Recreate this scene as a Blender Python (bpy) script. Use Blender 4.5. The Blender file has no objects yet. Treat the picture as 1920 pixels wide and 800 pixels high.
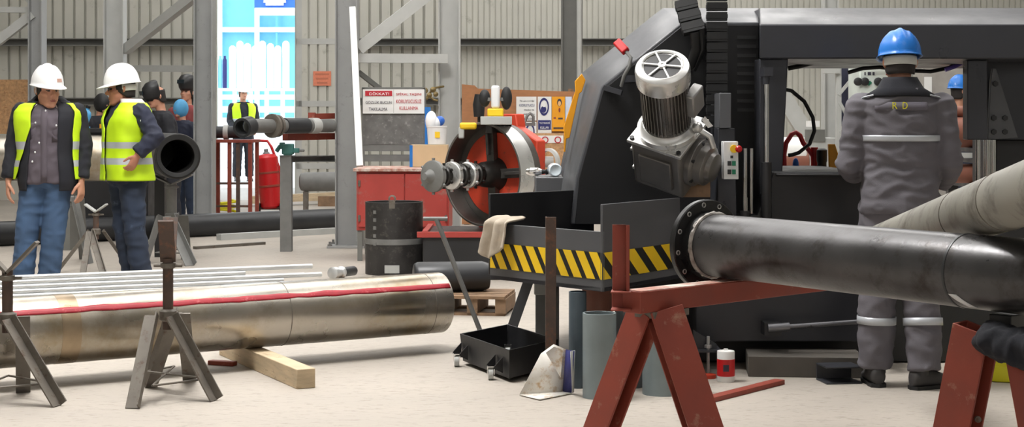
import bpy, bmesh, math, random
from mathutils import Vector, Matrix, noise
SC = bpy.context.scene
COL = SC.collection
random.seed(7)
PI = math.pi
V = Vector
# ------------------------------------------------------------------ camera, world, light
F, HZ, EYE = 3000.0, 230.0, 1.35          # focal length in pixels of the 1920 frame, horizon row, eye height
cam_data = bpy.data.cameras.new('camera')
cam = bpy.data.objects.new('camera', cam_data)
COL.objects.link(cam)
cam.location = (0, 0, EYE)
cam.rotation_euler = (PI / 2, 0, 0)
cam_data.sensor_width = 36
cam_data.lens = 36 * F / 1920
cam_data.shift_y = (HZ - 400) / 1920
cam_data.clip_end = 200
SC.camera = cam
SC.view_settings.view_transform = 'Standard'
SC.view_settings.look = 'None'
SC.view_settings.gamma = 1
SC.view_settings.use_curve_mapping = False
SC.view_settings.exposure = 0.0
wd = bpy.data.worlds.new('overcast_sky')
SC.world = wd
wd.use_nodes = True
wd.node_tree.nodes['Background'].inputs[0].default_value = (0.86, 0.93, 1.0, 1)
wd.node_tree.nodes['Background'].inputs[1].default_value = 3.2
SKYLIGHTS = [  # x centre, y centre, width x, length y, radiance
    (-2.1, 8.0, 2.4, 2.4, 48.0),
    (-5.5, 14.5, 3.0, 10, 3.6),
    (-0.5, 14.5, 3.0, 10, 3.2),
    (4.2, 14.0, 4.4, 14, 2.7),
    (-4.5, 23.5, 3.5, 6, 3.6),
    (2.0, 23.5, 5.0, 6, 3.6),
    (2.6, 2.2, 3.5, 4.0, 1.4),
]

FRONT_FILL = 1.0  # strength of the added fill panels behind the camera
# ------------------------------------------------------------------ helpers
def at(px, py, d):
    return V(((px - 960) / F * d, d, EYE - (py - HZ) / F * d))
def gd(px, py, z=0.0):
    d = F * (EYE - z) / (py - HZ)
    return V(((px - 960) / F * d, d, z))
def az(px, d, z):
    return V(((px - 960) / F * d, d, z))

class MB:
    def __init__(s):
        s.v, s.f, s.m = [], [], []
    def add(s, vs, fs, mi=0):
        o = len(s.v)
        s.v += [V(x) for x in vs]
        s.f += [tuple(o + i for i in f) for f in fs]
        s.m += [mi] * len(fs)
        return s
    def hexa(s, p, mi=0):
        return s.add(p, [(0, 3, 2, 1), (4, 5, 6, 7), (0, 1, 5, 4), (1, 2, 6, 5), (2, 3, 7, 6), (3, 0, 4, 7)], mi)
    def box(s, c, size, R=None, mi=0):
        c = V(c); x, y, z = [k / 2 for k in size]
        p = [V((-x, -y, -z)), V((x, -y, -z)), V((x, y, -z)), V((-x, y, -z)), V((-x, -y, z)), V((x, -y, z)), V((x, y, z)), V((-x, y, z))]
        if R is not None: p = [R @ q for q in p]
        return s.hexa([c + q for q in p], mi)
    def loft(s, rings, cap=True, mi=0, closed=True):
        n = len(rings[0]); o = len(s.v)
        for r in rings: s.v += [V(x) for x in r]
        fs = []
        for i in range(len(rings) - 1):
            for j in range(n if closed else n - 1):
                k = (j + 1) % n
                fs.append((o + i * n + j, o + i * n + k, o + (i + 1) * n + k, o + (i + 1) * n + j))
        if cap and closed:
            fs.append(tuple(o + j for j in range(n))[::-1])
            fs.append(tuple(o + (len(rings) - 1) * n + j for j in range(n)))
        s.f += fs; s.m += [mi] * len(fs)
        return s
    def cyl(s, p0, p1, r0, r1=None, n=24, mi=0, cap=True):
        p0, p1 = V(p0), V(p1); r1 = r0 if r1 is None else r1
        a, b = frame((p1 - p0))
        ring = lambda p, r: [p + (a * math.cos(t) + b * math.sin(t)) * r for t in [2 * PI * k / n for k in range(n)]]
        return s.loft([ring(p0, r0), ring(p1, r1)], cap, mi)
    def pipe(s, p0, p1, R, r, n=40, mi=0, mi_in=None):
        p0, p1 = V(p0), V(p1); a, b = frame(p1 - p0)
        ring = lambda p, q: [p + (a * math.cos(t) + b * math.sin(t)) * q for t in [2 * PI * k / n for k in range(n)]]
        rs = [ring(p0, R), ring(p1, R), ring(p1, r), ring(p0, r)]
        o = len(s.v)
        for q in rs: s.v += q
        for i in range(4):
            j2 = (i + 1) % 4
            for j in range(n):
                k = (j + 1) % n
                s.f.append((o + i * n + j, o + i * n + k, o + j2 * n + k, o + j2 * n + j))
                s.m.append(mi if (i == 0 or mi_in is None) else mi_in)
        return s
    def lathe(s, p0, axis, prof, n=32, mi=0, cap=True):
        p0 = V(p0); ax = V(axis).normalized(); a, b = frame(ax)
        rings = [[p0 + ax * h + (a * math.cos(t) + b * math.sin(t)) * max(r, 1e-4) for t in [2 * PI * k / n for k in range(n)]] for r, h in prof]
        return s.loft(rings, cap, mi)
    def tube(s, pts, r, n=10, mi=0, flat=None, up=None):
        pts = [V(p) for p in pts]; m = len(pts)
        rr = r if isinstance(r, (list, tuple)) else [r] * m
        rings = []; a = None
        for i in range(m):
            t = (pts[min(i + 1, m - 1)] - pts[max(i - 1, 0)]).normalized()
            if a is None:
                a, b = frame(t)
                if up is not None:
                    a = V(up) - t * V(up).dot(t); a.normalize(); b = t.cross(a)
            else:
                a = (a - t * a.dot(t)).normalized(); b = t.cross(a)
            fl = 1 if flat is None else flat
            rings.append([pts[i] + (a * math.cos(q) * fl + b * math.sin(q)) * rr[i] for q in [2 * PI * k / n for k in range(n)]])
        return s.loft(rings, True, mi)
    def prof(s, p0, p1, poly, up=(0, 0, 1), mi=0):
        """extrude a 2-D outline from p0 to p1; its y axis leans to `up`"""
        p0, p1 = V(p0), V(p1); t = (p1 - p0).normalized()
        u = V(up) - t * V(up).dot(t)
        if u.length < 1e-5: u = V((0, 1, 0)) - t * t.y
        u.normalize(); w = t.cross(u)
        return s.loft([[p + w * x + u * y for x, y in poly] for p in (p0, p1)], True, mi)
    def bar(s, p0, p1, w, h, up=(0, 0, 1), mi=0):
        return s.prof(p0, p1, [(-w / 2, -h / 2), (w / 2, -h / 2), (w / 2, h / 2), (-w / 2, h / 2)], up, mi)
    def prism(s, pts, vec, mi=0):
        vec = V(vec)
        return s.loft([[V(p) for p in pts], [V(p) + vec for p in pts]], True, mi)
    def plan(s, pts, z0, z1, mi=0):
        return s.loft([[V((p[0], p[1], z0)) for p in pts], [V((p[0], p[1], z1)) for p in pts]], True, mi)
    def ell(s, c, r, R=None, n=16, m=10, mi=0):
        c = V(c); rings = []
        for i in range(m + 1):
            th = PI * (i + 0.001 + (-0.002 * (i == m))) / m
            ring = [V((r[0] * math.sin(th) * math.cos(2 * PI * k / n), r[1] * math.sin(th) * math.sin(2 * PI * k / n), r[2] * math.cos(th))) for k in range(n)]
            if R is not None: ring = [R @ q for q in ring]
            rings.append([c + q for q in ring])
        return s.loft(rings, True, mi)
    def build(s, name, mats, parent=None, bevel=0, angle=38, local=False, mods=None, seg=2):
        me = bpy.data.meshes.new(name)
        off = V((0, 0, 0)); loc = None
        if parent is not None:
            if not local: off = ROOT_LOC.get(parent.name, V((0, 0, 0)))
        elif not local:
            xs = [p.x for p in s.v]; ys = [p.y for p in s.v]; zs = [p.z for p in s.v]
            off = V(((min(xs) + max(xs)) / 2, (min(ys) + max(ys)) / 2, min(zs))); loc = off
        me.from_pydata([tuple(p - off) for p in s.v], [], s.f)
        ms = mats if isinstance(mats, (list, tuple)) else [mats]
        for m in ms: me.materials.append(m)
        me.polygons.foreach_set('material_index', s.m)
        bm = bmesh.new(); bm.from_mesh(me)
        bmesh.ops.recalc_face_normals(bm, faces=bm.faces)
        bm.to_mesh(me); bm.free()
        finish(me, angle)
        o = bpy.data.objects.new(name, me); COL.objects.link(o)
        if loc is not None: o.location = loc
        if parent is not None:
            o.parent = parent
            ROOT_LOC[o.name] = ROOT_LOC.get(parent.name, V((0, 0, 0)))
        if bevel:
            b = o.modifiers.new('bevel', 'BEVEL'); b.width = bevel; b.segments = seg; b.limit_method = 'ANGLE'; b.angle_limit = math.radians(40)
        return o
ROOT_LOC = {}
def finish(me, angle=38):
    me.polygons.foreach_set('use_smooth', [True] * len(me.polygons))
    me.set_sharp_from_angle(angle=math.radians(angle))
    me.update()
def frame(t):
    t = V(t).normalized()
    a = V((0, 0, 1)) if abs(t.z) < 0.9 else V((1, 0, 0))
    a = (a - t * a.dot(t)).normalized()
    return a, t.cross(a)
def thing(name, label, cat, loc=(0, 0, 0), rz=0, group=None):
    o = bpy.data.objects.new(name, None); COL.objects.link(o)
    o.empty_display_size = 0.1
    o.location = loc; o.rotation_euler = (0, 0, rz)
    ROOT_LOC[o.name] = V(loc)
    return tag(o, label, cat, group)
def tag(o, label, cat, group=None):
    o['label'] = label; o['category'] = cat
    if group: o['group'] = group
    return o
def plabel(o, label):
    o['label'] = label; return o
def struct(o):
    o['kind'] = 'structure'; return o
def ibeam(w, h, tf=0.014, tw=0.01):
    return [(-w/2, -h/2), (w/2, -h/2), (w/2, -h/2+tf), (tw/2, -h/2+tf), (tw/2, h/2-tf), (w/2, h/2-tf), (w/2, h/2), (-w/2, h/2), (-w/2, h/2-tf), (-tw/2, h/2-tf), (-tw/2, -h/2+tf), (-w/2, -h/2+tf)]
def lprof(w, h, t):
    return [(0, 0), (w, 0), (w, t), (t, t), (t, h), (0, h)]
def cprof(w, h, t):
    return [(-w/2, -h/2), (w/2, -h/2), (w/2, -h/2+t), (-w/2+t, -h/2+t), (-w/2+t, h/2-t), (w/2, h/2-t), (w/2, h/2), (-w/2, h/2)]
def evaluated(mb, mods):
    """run modifiers on a temporary object and return the resulting mesh"""
    me = bpy.data.meshes.new('tmp'); me.from_pydata([tuple(p) for p in mb.v], [], mb.f)
    bm = bmesh.new(); bm.from_mesh(me); bmesh.ops.recalc_face_normals(bm, faces=bm.faces); bm.to_mesh(me); bm.free()
    o = bpy.data.objects.new('tmp', me); COL.objects.link(o)
    for kind, kw in mods:
        m = o.modifiers.new(kind, kind)
        for k, val in kw.items(): setattr(m, k, val)
    dg = bpy.context.evaluated_depsgraph_get()
    out = bpy.data.meshes.new_from_object(o.evaluated_get(dg))
    bpy.data.objects.remove(o); bpy.data.meshes.remove(me)
    return out
def text(s, width, height, origin, mat, parent, name='lettering', R=None, depth=0.002, local=False):
    """raised lettering, centred on origin, facing -Y unless R turns it"""
    cu = bpy.data.curves.new('txt', 'FONT'); cu.body = s; cu.align_x = 'CENTER'; cu.align_y = 'CENTER'; cu.extrude = 0.02; cu.resolution_u = 3
    o = bpy.data.objects.new('txt', cu); COL.objects.link(o)
    dg = bpy.context.evaluated_depsgraph_get()
    me = bpy.data.meshes.new_from_object(o.evaluated_get(dg))
    bpy.data.objects.remove(o)
    xs = [v.co.x for v in me.vertices]; ys = [v.co.y for v in me.vertices]
    cx, cy = (min(xs)+max(xs))/2, (min(ys)+max(ys))/2
    sx, sy = width / (max(xs)-min(xs)), height / (max(ys)-min(ys))
    R = R or Matrix(((1, 0, 0), (0, 0, -1), (0, 1, 0)))
    off = V((0, 0, 0)) if local else ROOT_LOC.get(parent.name, V((0, 0, 0)))
    for v in me.vertices:
        q = R @ V(((v.co.x-cx)*sx, (v.co.y-cy)*sy, v.co.z/0.02*depth))
        v.co = V(origin) + q - off
    me.materials.clear(); me.materials.append(mat)
    ob = bpy.data.objects.new(name, me); COL.objects.link(ob); ob.parent = parent
    ROOT_LOC[ob.name] = ROOT_LOC.get(parent.name, V((0, 0, 0)))
    return ob

# ------------------------------------------------------------------ materials
MATS = {}
def M(name, col, rough=0.5, metal=0.0, var=0.12, scale=6.0, bump=0.0, bscale=30.0, col2=None, amt=0.0, stretch=None, rvar=0.1, emit=0, spec=0.5, c2scale=None):
    """procedural surface: base colour with soft mottling, a second colour (wear, rust, dust) in patches, bump"""
    if name in MATS: return MATS[name]
    m = bpy.data.materials.new(name); m.use_nodes = True; nt = m.node_tree; N = nt.nodes; L = nt.links
    b = N['Principled BSDF']
    b.inputs['Metallic'].default_value = metal
    b.inputs['Specular IOR Level'].default_value = spec
    tc = N.new('ShaderNodeTexCoord'); mp = N.new('ShaderNodeMapping'); L.new(tc.outputs['Object'], mp.inputs['Vector'])
    if stretch: mp.inputs['Scale'].default_value = stretch
    nz = N.new('ShaderNodeTexNoise'); nz.inputs['Scale'].default_value = scale; nz.inputs['Detail'].default_value = 6; L.new(mp.outputs['Vector'], nz.inputs['Vector'])
    cr = N.new('ShaderNodeValToRGB'); L.new(nz.outputs['Fac'], cr.inputs['Fac'])
    cr.color_ramp.elements[0].position = 0.3; cr.color_ramp.elements[1].position = 0.7
    cr.color_ramp.elements[0].color = (*[max(0, c * (1 - var)) for c in col], 1)
    cr.color_ramp.elements[1].color = (*[min(1, c * (1 + var)) for c in col], 1)
    out = cr.outputs['Color']
    if col2 is not None:
        n2 = N.new('ShaderNodeTexNoise'); n2.inputs['Scale'].default_value = c2scale or scale * 1.7; n2.inputs['Detail'].default_value = 10; n2.inputs['Roughness'].default_value = 0.7
        L.new(mp.outputs['Vector'], n2.inputs['Vector'])
        r2 = N.new('ShaderNodeValToRGB'); L.new(n2.outputs['Fac'], r2.inputs['Fac'])
        r2.color_ramp.elements[0].position = 0.62 - amt * 0.35; r2.color_ramp.elements[1].position = 0.74 - amt * 0.25
        mx = N.new('ShaderNodeMix'); mx.data_type = 'RGBA'; L.new(r2.outputs['Color'], mx.inputs['Factor']); L.new(out, mx.inputs['A']); mx.inputs['B'].default_value = (*col2, 1)
        out = mx.outputs['Result']
    L.new(out, b.inputs['Base Color'])
    mr = N.new('ShaderNodeMapRange'); L.new(nz.outputs['Fac'], mr.inputs['Value'])
    mr.inputs['From Min'].default_value = 0.3; mr.inputs['From Max'].default_value = 0.7
    mr.inputs['To Min'].default_value = max(0.02, rough - rvar); mr.inputs['To Max'].default_value = min(1, rough + rvar); L.new(mr.outputs['Result'], b.inputs['Roughness'])
    if bump:
        n3 = N.new('ShaderNodeTexNoise'); n3.inputs['Scale'].default_value = bscale; n3.inputs['Detail'].default_value = 5; L.new(mp.outputs['Vector'], n3.inputs['Vector'])
        bp = N.new('ShaderNodeBump'); bp.inputs['Strength'].default_value = bump; bp.inputs['Distance'].default_value = 0.01; L.new(n3.outputs['Fac'], bp.inputs['Height']); L.new(bp.outputs['Normal'], b.inputs['Normal'])
    if emit:
        b.inputs['Emission Color'].default_value = (*col, 1); b.inputs['Emission Strength'].default_value = emit
    MATS[name] = m
    return m
def sr(r, g, b):
    f = lambda c: (c/255/12.92) if c/255 <= 0.04045 else ((c/255+0.055)/1.055)**2.4
    return (f(r), f(g), f(b))
concrete = M('concrete', sr(170, 162, 152), 0.72, var=0.10, scale=0.8, col2=sr(146, 138, 128), amt=0.25, c2scale=26, bump=0.3, bscale=34, stretch=(.6, 1.5, 1))
yard = M('yard_concrete', sr(200, 200, 198), 0.9, var=0.08)
cladding = M('wall_cladding', sr(186, 185, 176), 0.5, var=0.05, scale=2, col2=sr(150, 148, 138), amt=0.08)
girt_m = M('girt_steel', sr(112, 112, 108), 0.6, var=0.1)
struct_steel = M('structural_steel', sr(150, 151, 150), 0.55, var=0.1, scale=3, col2=sr(110, 110, 108), amt=0.15)
pale_steel = M('pale_steel', sr(176, 177, 174), 0.5, var=0.06)
dark_steel = M('machine_charcoal', sr(52, 53, 58), 0.36, var=0.12, scale=4, spec=0.4)
mid_steel = M('machine_grey', sr(84, 85, 88), 0.45, var=0.1, scale=4)
black_paint = M('black_paint', sr(34, 34, 36), 0.45, var=0.2)
black_rubber = M('black_rubber', sr(26, 26, 27), 0.6, var=0.2)
pipe_black = M('black_pipe_coating', sr(76, 75, 76), 0.33, metal=0.55, var=0.3, scale=3.5, col2=sr(52, 47, 45), amt=0.3, c2scale=6, bump=0.06, bscale=60)
pipe_black2 = M('black_pipe_satin', sr(52, 53, 55), 0.42, metal=0.2, var=0.2, scale=4)
flange_black = M('flange_black', sr(30, 30, 31), 0.32, metal=0.2, var=0.2)
weld_m = M('weld_bead', sr(150, 145, 140), 0.5, metal=0.6, var=0.35, scale=40, bump=0.5, bscale=90)
pipe_tan = M('tan_weathered_pipe', sr(142, 139, 130), 0.5, metal=0.1, var=0.2, scale=3, col2=sr(92, 88, 80), amt=0.42, c2scale=5)
stainless = M('brushed_stainless', sr(184, 178, 168), 0.3, metal=0.9, var=0.16, scale=2.2, col2=sr(150, 134, 106), amt=0.5, c2scale=.9)
galv = M('galvanised_tube', sr(205, 206, 206), 0.38, metal=0.6, var=0.1, scale=6)
chrome = M('chrome', sr(225, 225, 225), 0.15, metal=1.0, var=0.03)
cast_steel = M('cast_grey_steel', sr(158, 157, 156), 0.36, metal=0.55, var=0.12, scale=8)
alu = M('aluminium', sr(208, 208, 206), 0.3, metal=0.7, var=0.05)
red_lead = M('red_lead_paint', sr(140, 62, 47), 0.6, var=0.15, scale=6, col2=sr(165, 120, 100), amt=0.08, c2scale=14, bump=0.08)
dusty_red = M('red_lead_dusty', sr(170, 120, 105), 0.7, var=0.2, scale=6, col2=sr(205, 196, 186), amt=0.5, c2scale=9)
red_cab = M('cabinet_red', sr(168, 62, 55), 0.55, var=0.1, scale=5, col2=sr(150, 105, 95), amt=0.15)
red_orange = M('machine_orange_red', sr(196, 62, 36), 0.5, var=0.15, scale=6, col2=sr(120, 60, 44), amt=0.12)
red_gloss = M('bright_red', sr(192, 26, 30), 0.35, var=0.08)
rust_dark = M('dark_rust', sr(78, 62, 54), 0.7, var=0.3, scale=12, col2=sr(112, 74, 52), amt=0.3, bump=0.15)
stand_steel = M('stand_steel', sr(112, 106, 98), 0.55, metal=0.35, var=0.2, scale=10, col2=sr(86, 66, 52), amt=0.2)
stand_grey = M('stand_grey', sr(118, 118, 116), 0.55, metal=0.2, var=0.15, scale=10)
yellow = M('safety_yellow', sr(236, 196, 30), 0.5, var=0.06)
amber = M('amber_yellow', sr(236, 160, 20), 0.5, var=0.08)
hazard_black = M('hazard_black', sr(26, 25, 24), 0.5, var=0.1)
lime_yellow = M('lime_yellow_plastic', sr(222, 214, 30), 0.5, var=0.05)
timber = M('pale_timber', sr(196, 176, 146), 0.75, var=0.18, scale=5, stretch=(1, 1, 6), col2=sr(120, 92, 62), amt=0.12, bump=0.1)
pallet_wood = M('pallet_wood', sr(132, 106, 82), 0.8, var=0.22, scale=9, col2=sr(90, 72, 56), amt=0.2)
osb = M('osb_board', sr(190, 148, 106), 0.75, var=0.22, scale=28, col2=sr(150, 104, 68), amt=0.25, c2scale=40)
card = M('cardboard', sr(200, 174, 138), 0.8, var=0.06)
blue_grey = M('blue_grey_pipe', sr(128, 139, 142), 0.5, metal=0.2, var=0.15, scale=5, col2=sr(140, 148, 150), amt=0.12)
brown_pipe = M('red_brown_pipe', sr(132, 82, 66), 0.55, var=0.12, scale=4)
white_paint = M('white_paint', sr(232, 232, 230), 0.45, var=0.03)
white_plastic = M('white_plastic', sr(226, 227, 228), 0.4, var=0.03)
red_stripe = M('red_stripe_paint', sr(160, 30, 44), 0.5, var=0.12, scale=20, col2=sr(200, 120, 120), amt=0.12, c2scale=20)
blue_plastic = M('blue_plastic', sr(32, 112, 190), 0.4, var=0.08)
navy_print = M('navy_print', sr(38, 42, 104), 0.6, var=0.05)
red_print = M('red_print', sr(186, 34, 48), 0.6, var=0.05)
white_print = M('white_print', sr(240, 240, 240), 0.6, var=0.02)
dark_print = M('dark_print', sr(50, 48, 62), 0.6, var=0.05)
slate = M('slate_sheet', sr(104, 103, 101), 0.6, var=0.25, scale=9, col2=sr(150, 150, 146), amt=0.2, c2scale=16)
linen = M('grey_cloth', sr(176, 164, 148), 0.9, var=0.1, scale=18, bump=0.15, bscale=120)
dark_cloth = M('dark_blue_cloth', sr(30, 31, 38), 0.9, var=0.2, bump=0.2)
teal = M('teal_paint', sr(52, 104, 98), 0.5, var=0.15)
green_print = M('green_button', sr(20, 110, 80), 0.5)
orange_notice = M('orange_notice', sr(214, 128, 98), 0.6, var=0.1, scale=30)
skyblue = M('sky_blue_panel', sr(120, 196, 226), 0.6, var=0.05)
royal = M('royal_blue', sr(48, 104, 196), 0.5, var=0.08)
wrap = M('white_wrap', sr(244, 246, 248), 0.5, var=0.02)
skin = M('skin', sr(196, 142, 116), 0.55, var=0.07, scale=20)
skin2 = M('skin_tanned', sr(180, 122, 98), 0.55, var=0.07, scale=20)
lip_m = M('lips', sr(158, 92, 82), 0.5); eye_m = M('eye_dark', sr(44, 34, 30), 0.3); hair_m = M('dark_hair', sr(36, 30, 28), 0.7, var=0.3, scale=60)
hivis = M('hivis_lime', sr(196, 232, 22), 0.65, var=0.05, scale=10)
reflective = M('reflective_tape', sr(186, 190, 196), 0.4, metal=0.2, var=0.05)
black_cloth = M('black_jacket_cloth', sr(30, 31, 38), 0.85, var=0.15, bump=0.1, bscale=150)
navy_cloth = M('navy_jacket_cloth', sr(36, 40, 58), 0.8, var=0.15, bump=0.1, bscale=150)
shirt_m = M('grey_shirt', sr(92, 84, 92), 0.85, var=0.1, bump=0.1, bscale=200)
collar_m = M('pale_collar', sr(208, 200, 196), 0.8)
jeans = M('blue_jeans', sr(66, 90, 122), 0.85, var=0.18, scale=5, bump=0.1, bscale=200)
jeans2 = M('dark_jeans', sr(40, 50, 68), 0.85, var=0.3, scale=4, col2=sr(92, 108, 132), amt=0.1, c2scale=5)
coverall = M('grey_coverall', sr(98, 95, 101), 0.85, var=0.1, scale=6, bump=0.1, bscale=160)
boot_m = M('boot_leather', sr(54, 52, 52), 0.6, var=0.2)
hat_white = M('hat_white', sr(236, 236, 236), 0.35, var=0.02); hat_blue = M('hat_blue', sr(40, 118, 206), 0.3, var=0.03); band_m = M('hat_band', sr(206, 206, 200), 0.6)
# ------------------------------------------------------------------ the hall
m = MB(); m.hexa([V((-16, -6, -.1)), V((16, -6, -.1)), V((16, 28, -.1)), V((-16, 28, -.1)), V((-16, -6, 0)), V((16, -6, 0)), V((16, 28, 0)), V((-16, 28, 0))])
struct(m.build('floor', concrete))
m = MB(); m.hexa([V((-30, 28.3, -.1)), V((20, 28.3, -.1)), V((20, 75, -.1)), V((-30, 75, -.1)), V((-30, 28.3, 0.2)), V((20, 28.3, 0.2)), V((20, 75, 0.2)), V((-30, 75, 0.2))])
m.hexa([V((-6, 28, -.1)), V((-3, 28, -.1)), V((-3, 28.3, -.1)), V((-6, 28.3, -.1)), V((-6, 28, 0.0)), V((-3, 28, 0.0)), V((-3, 28.3, 0.2)), V((-6, 28.3, 0.2))])
struct(m.build('floor_outside', yard))
def ribbed(m, x0, x1, z0, z1, y, pitch, depth):
    pts = []; x = x0
    while x < x1 - 1e-6:
        for fx, dy in ((0, 0), (0.76, 0), (0.80, -depth), (0.95, -depth)):
            if x + fx * pitch <= x1: pts.append((x + fx * pitch, y - dy))
        x += pitch
    pts.append((x1, y))
    m.loft([[V((a, b, z0)) for a, b in pts], [V((a, b, z1)) for a, b in pts]], cap=False, closed=False)
DX0, DX1 = (405-960)*28/F, (553-960)*28/F
m = MB(); ribbed(m, -16, DX0, 0, 8, 28, 0.19, 0.06); ribbed(m, DX1, -0.98, 0, 8, 28, 0.19, 0.06); ribbed(m, -0.98, 16, 0, 8, 28, 0.1, 0.02)
ribbed(m, DX0, DX1, 5.6, 8, 28, 0.19, 0.06)
m.box((-16+(DX0+16)/2, 28.16, 4), (DX0+16, 0.1, 8)); m.box((DX1+(16-DX1)/2, 28.16, 4), (16-DX1, 0.1, 8)); m.box(((DX0+DX1)/2, 28.16, 6.8), (DX1-DX0, 0.1, 2.4))
struct(m.build('wall_back', cladding))
for nm, c, s in (('wall_left', (-16.05, 11, 4), (0.1, 34.4, 8)), ('wall_right', (16.05, 11, 4), (0.1, 34.4, 8)), ('wall_front', (0, -6.05, 4), (32, 0.1, 8)), ('ceiling', (0, 11, 8.05), (32.2, 34.4, 0.1))):
    m = MB(); m.box(c, s); struct(m.build(nm, cladding))
for i, (x, y, w, l, e) in enumerate(SKYLIGHTS):
    sm = bpy.data.materials.new('skylight_sheet_%d' % i); sm.use_nodes = True
    bs = sm.node_tree.nodes['Principled BSDF']; bs.inputs['Base Color'].default_value = (0.8, 0.8, 0.8, 1); bs.inputs['Emission Color'].default_value = (1.0, 0.985, 0.965, 1); bs.inputs['Emission Strength'].default_value = e
    m = MB(); m.box((x, y, 7.96), (w, l, 0.04)); struct(m.build('window_%d' % (i + 1), sm))
for i, x in enumerate((-9.5, -3.2, 3.2, 9.5)):
    sm = bpy.data.materials.new('front_fill_sheet_%d' % i); sm.use_nodes = True
    bs = sm.node_tree.nodes['Principled BSDF']; bs.inputs['Emission Color'].default_value = (1.0, 0.99, 0.98, 1); bs.inputs['Emission Strength'].default_value = FRONT_FILL
    m = MB(); m.box((x, -5.98, 4.3), (5.2, .04, 3.4)); struct(m.build('window_%d' % (len(SKYLIGHTS) + 1 + i), sm))  # unseen glowing panels added on the front wall as frontal fill light
# horizontal girts along the back wall
for i, (z, x0, x1) in enumerate(((2.75, -16, DX0-.05), (2.75, DX1+.9, 16), (1.72, -16, DX0-.05), (1.72, -2.9, -0.3))):
    m = MB(); m.prof((x0, 27.86, z), (x1, 27.86, z), cprof(0.16, 0.13, 0.015)); struct(m.build('trim_%d' % (i + 1), girt_m))
# sliding door leaf beside the opening
m = MB()
X0, X1 = (556-960)*27.8/F, (640-960)*27.8/F
ribbed(m, X0+.08, X1-.06, 0.05, 5.5, 27.74, 0.16, 0.045); m.box(((X0+X1)/2, 27.84, 2.8), (X1-X0, 0.03, 5.4))
door = struct(m.build('door_1', cladding)); ROOT_LOC[door.name] = door.location.copy()
m = MB()
for x in (X0+.05, X1-.04): m.box((x, 27.78, 2.8), (0.1, 0.09, 5.5))
for z in (0.6, 1.68, 2.76, 4.0): m.box(((X0+X1)/2, 27.775, z), (X1-X0, 0.08, 0.1))
m.build('door_frame', pale_steel, door)
m = MB(); m.box(at(604, 147, 27.72), (0.31, 0.01, 0.25))
o = tag(m.build('notice_sheet', orange_notice), 'small faded orange notice fixed on the ribbed sliding door', 'notice')
ROOT_LOC[o.name] = o.location.copy()
for k in range(3): m = MB(); m.box(at(604, 139 + 8*k, 27.713), (0.24 - .03*k, .003, .03)); m.build('print_line', M('faded_print', sr(186, 110, 84), .6), o)

# ------------------------------------------------------------------ steel columns and braces
def column(px, d, w, dep, label, mat=None, top=6.0, plate=True, rot=0):
    t = thing('steel_column', label, 'column', (az(px, d, 0)), group=None)
    c = az(px, d, 0)
    m = MB(); R = Matrix.Rotation(rot, 3, 'Z')
    m.prof(c, c + V((0, 0, top)), ibeam(dep, w), up=R @ V((1, 0, 0))); m.build('shaft', mat or struct_steel, t)
    if plate:
        m = MB(); m.box(c + V((0, 0, 0.012)), (w + .16, dep + .16, 0.024)); m.build('base_plate', struct_steel, t, bevel=.003)
        for sx in (-1, 1):
            for sy in (-1, 1):
                m = MB(); q = c + V((sx*(w/2+.05), sy*(dep/2+.04), 0.02)); m.cyl(q, q+V((0, 0, .05)), .014, n=8); m.cyl(q, q+V((0, 0, .02)), .026, n=6); m.build('anchor_bolt', stand_grey, t)
    return t
column(70, 22, 0.19, 0.24, 'grey steel column behind the man in the open black jacket')
column(216, 22, 0.27, 0.22, 'grey steel column rising behind the white-helmeted man seen from the side', mat=pale_steel)
column(384, 20.5, 0.24, 0.26, 'grey steel column at the left edge of the bright doorway')
column(651, 17.4, 0.24, 0.24, 'grey steel column with bolted base plate and red rack arms')
column(843, 17.8, 0.24, 0.25, 'grey steel column behind the big open steel ring', mat=pale_steel)
column(1072, 23, 0.30, 0.3, 'dark steel column between the plywood board and the band saw', mat=girt_m)
column(1556, 17, 0.16, 0.16, 'pale steel column seen through the band saw frame', mat=pale_steel)
def brace(p0, p1, w, h, label, mat=None, name='brace_beam'):
    m = MB(); m.prof(p0, p1, [(-x, y) for x, y in cprof(w, h, 0.012)]); return tag(m.build(name, mat or pale_steel), label, 'beam')
brace(at(232, 128, 22), at(372, 129, 20.6), .1, .085, 'horizontal grey brace between columns left of the doorway')
brace(at(236, 93, 22), at(378, -18, 20.6), .1, .13, 'sloping grey brace above the horizontal one left of the doorway')
brace(at(-30, 98, 22), at(62, 26, 22), .1, .12, 'sloping brace at the top left corner of the picture')
brace(at(-40, 18, 22.1), at(62, 19, 22.1), .1, .08, 'short horizontal brace at the top left corner')
brace(at(32, -22, 22.2), at(62, 10, 22.2), .06, .06, 'thin brace rising leftwards from the leftmost column')
brace(at(664, 109, 17.4), at(838, 110, 17.6), .1, .1, 'horizontal grey brace above the warning sign')
brace(at(672, 92, 17.4), at(815, -20, 17.6), .1, .13, 'sloping grey brace above the warning sign')
brace(at(672, 135, 17.5), at(745, 192, 17.7), .05, .05, 'short dark brace running behind the warning sign', mat=girt_m)
brace(at(1462, 172, 17.2), at(1600, 392, 17.2), .12, .17, 'sloping pale steel brace seen through the band saw frame')
m = MB(); m.cyl(az(1086, 22.6, 0), az(1086, 22.6, 6), .035, n=14); tag(m.build('conduit_pipe', pale_steel), 'thin grey conduit running up beside the dark steel column', 'pipe')
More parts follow.
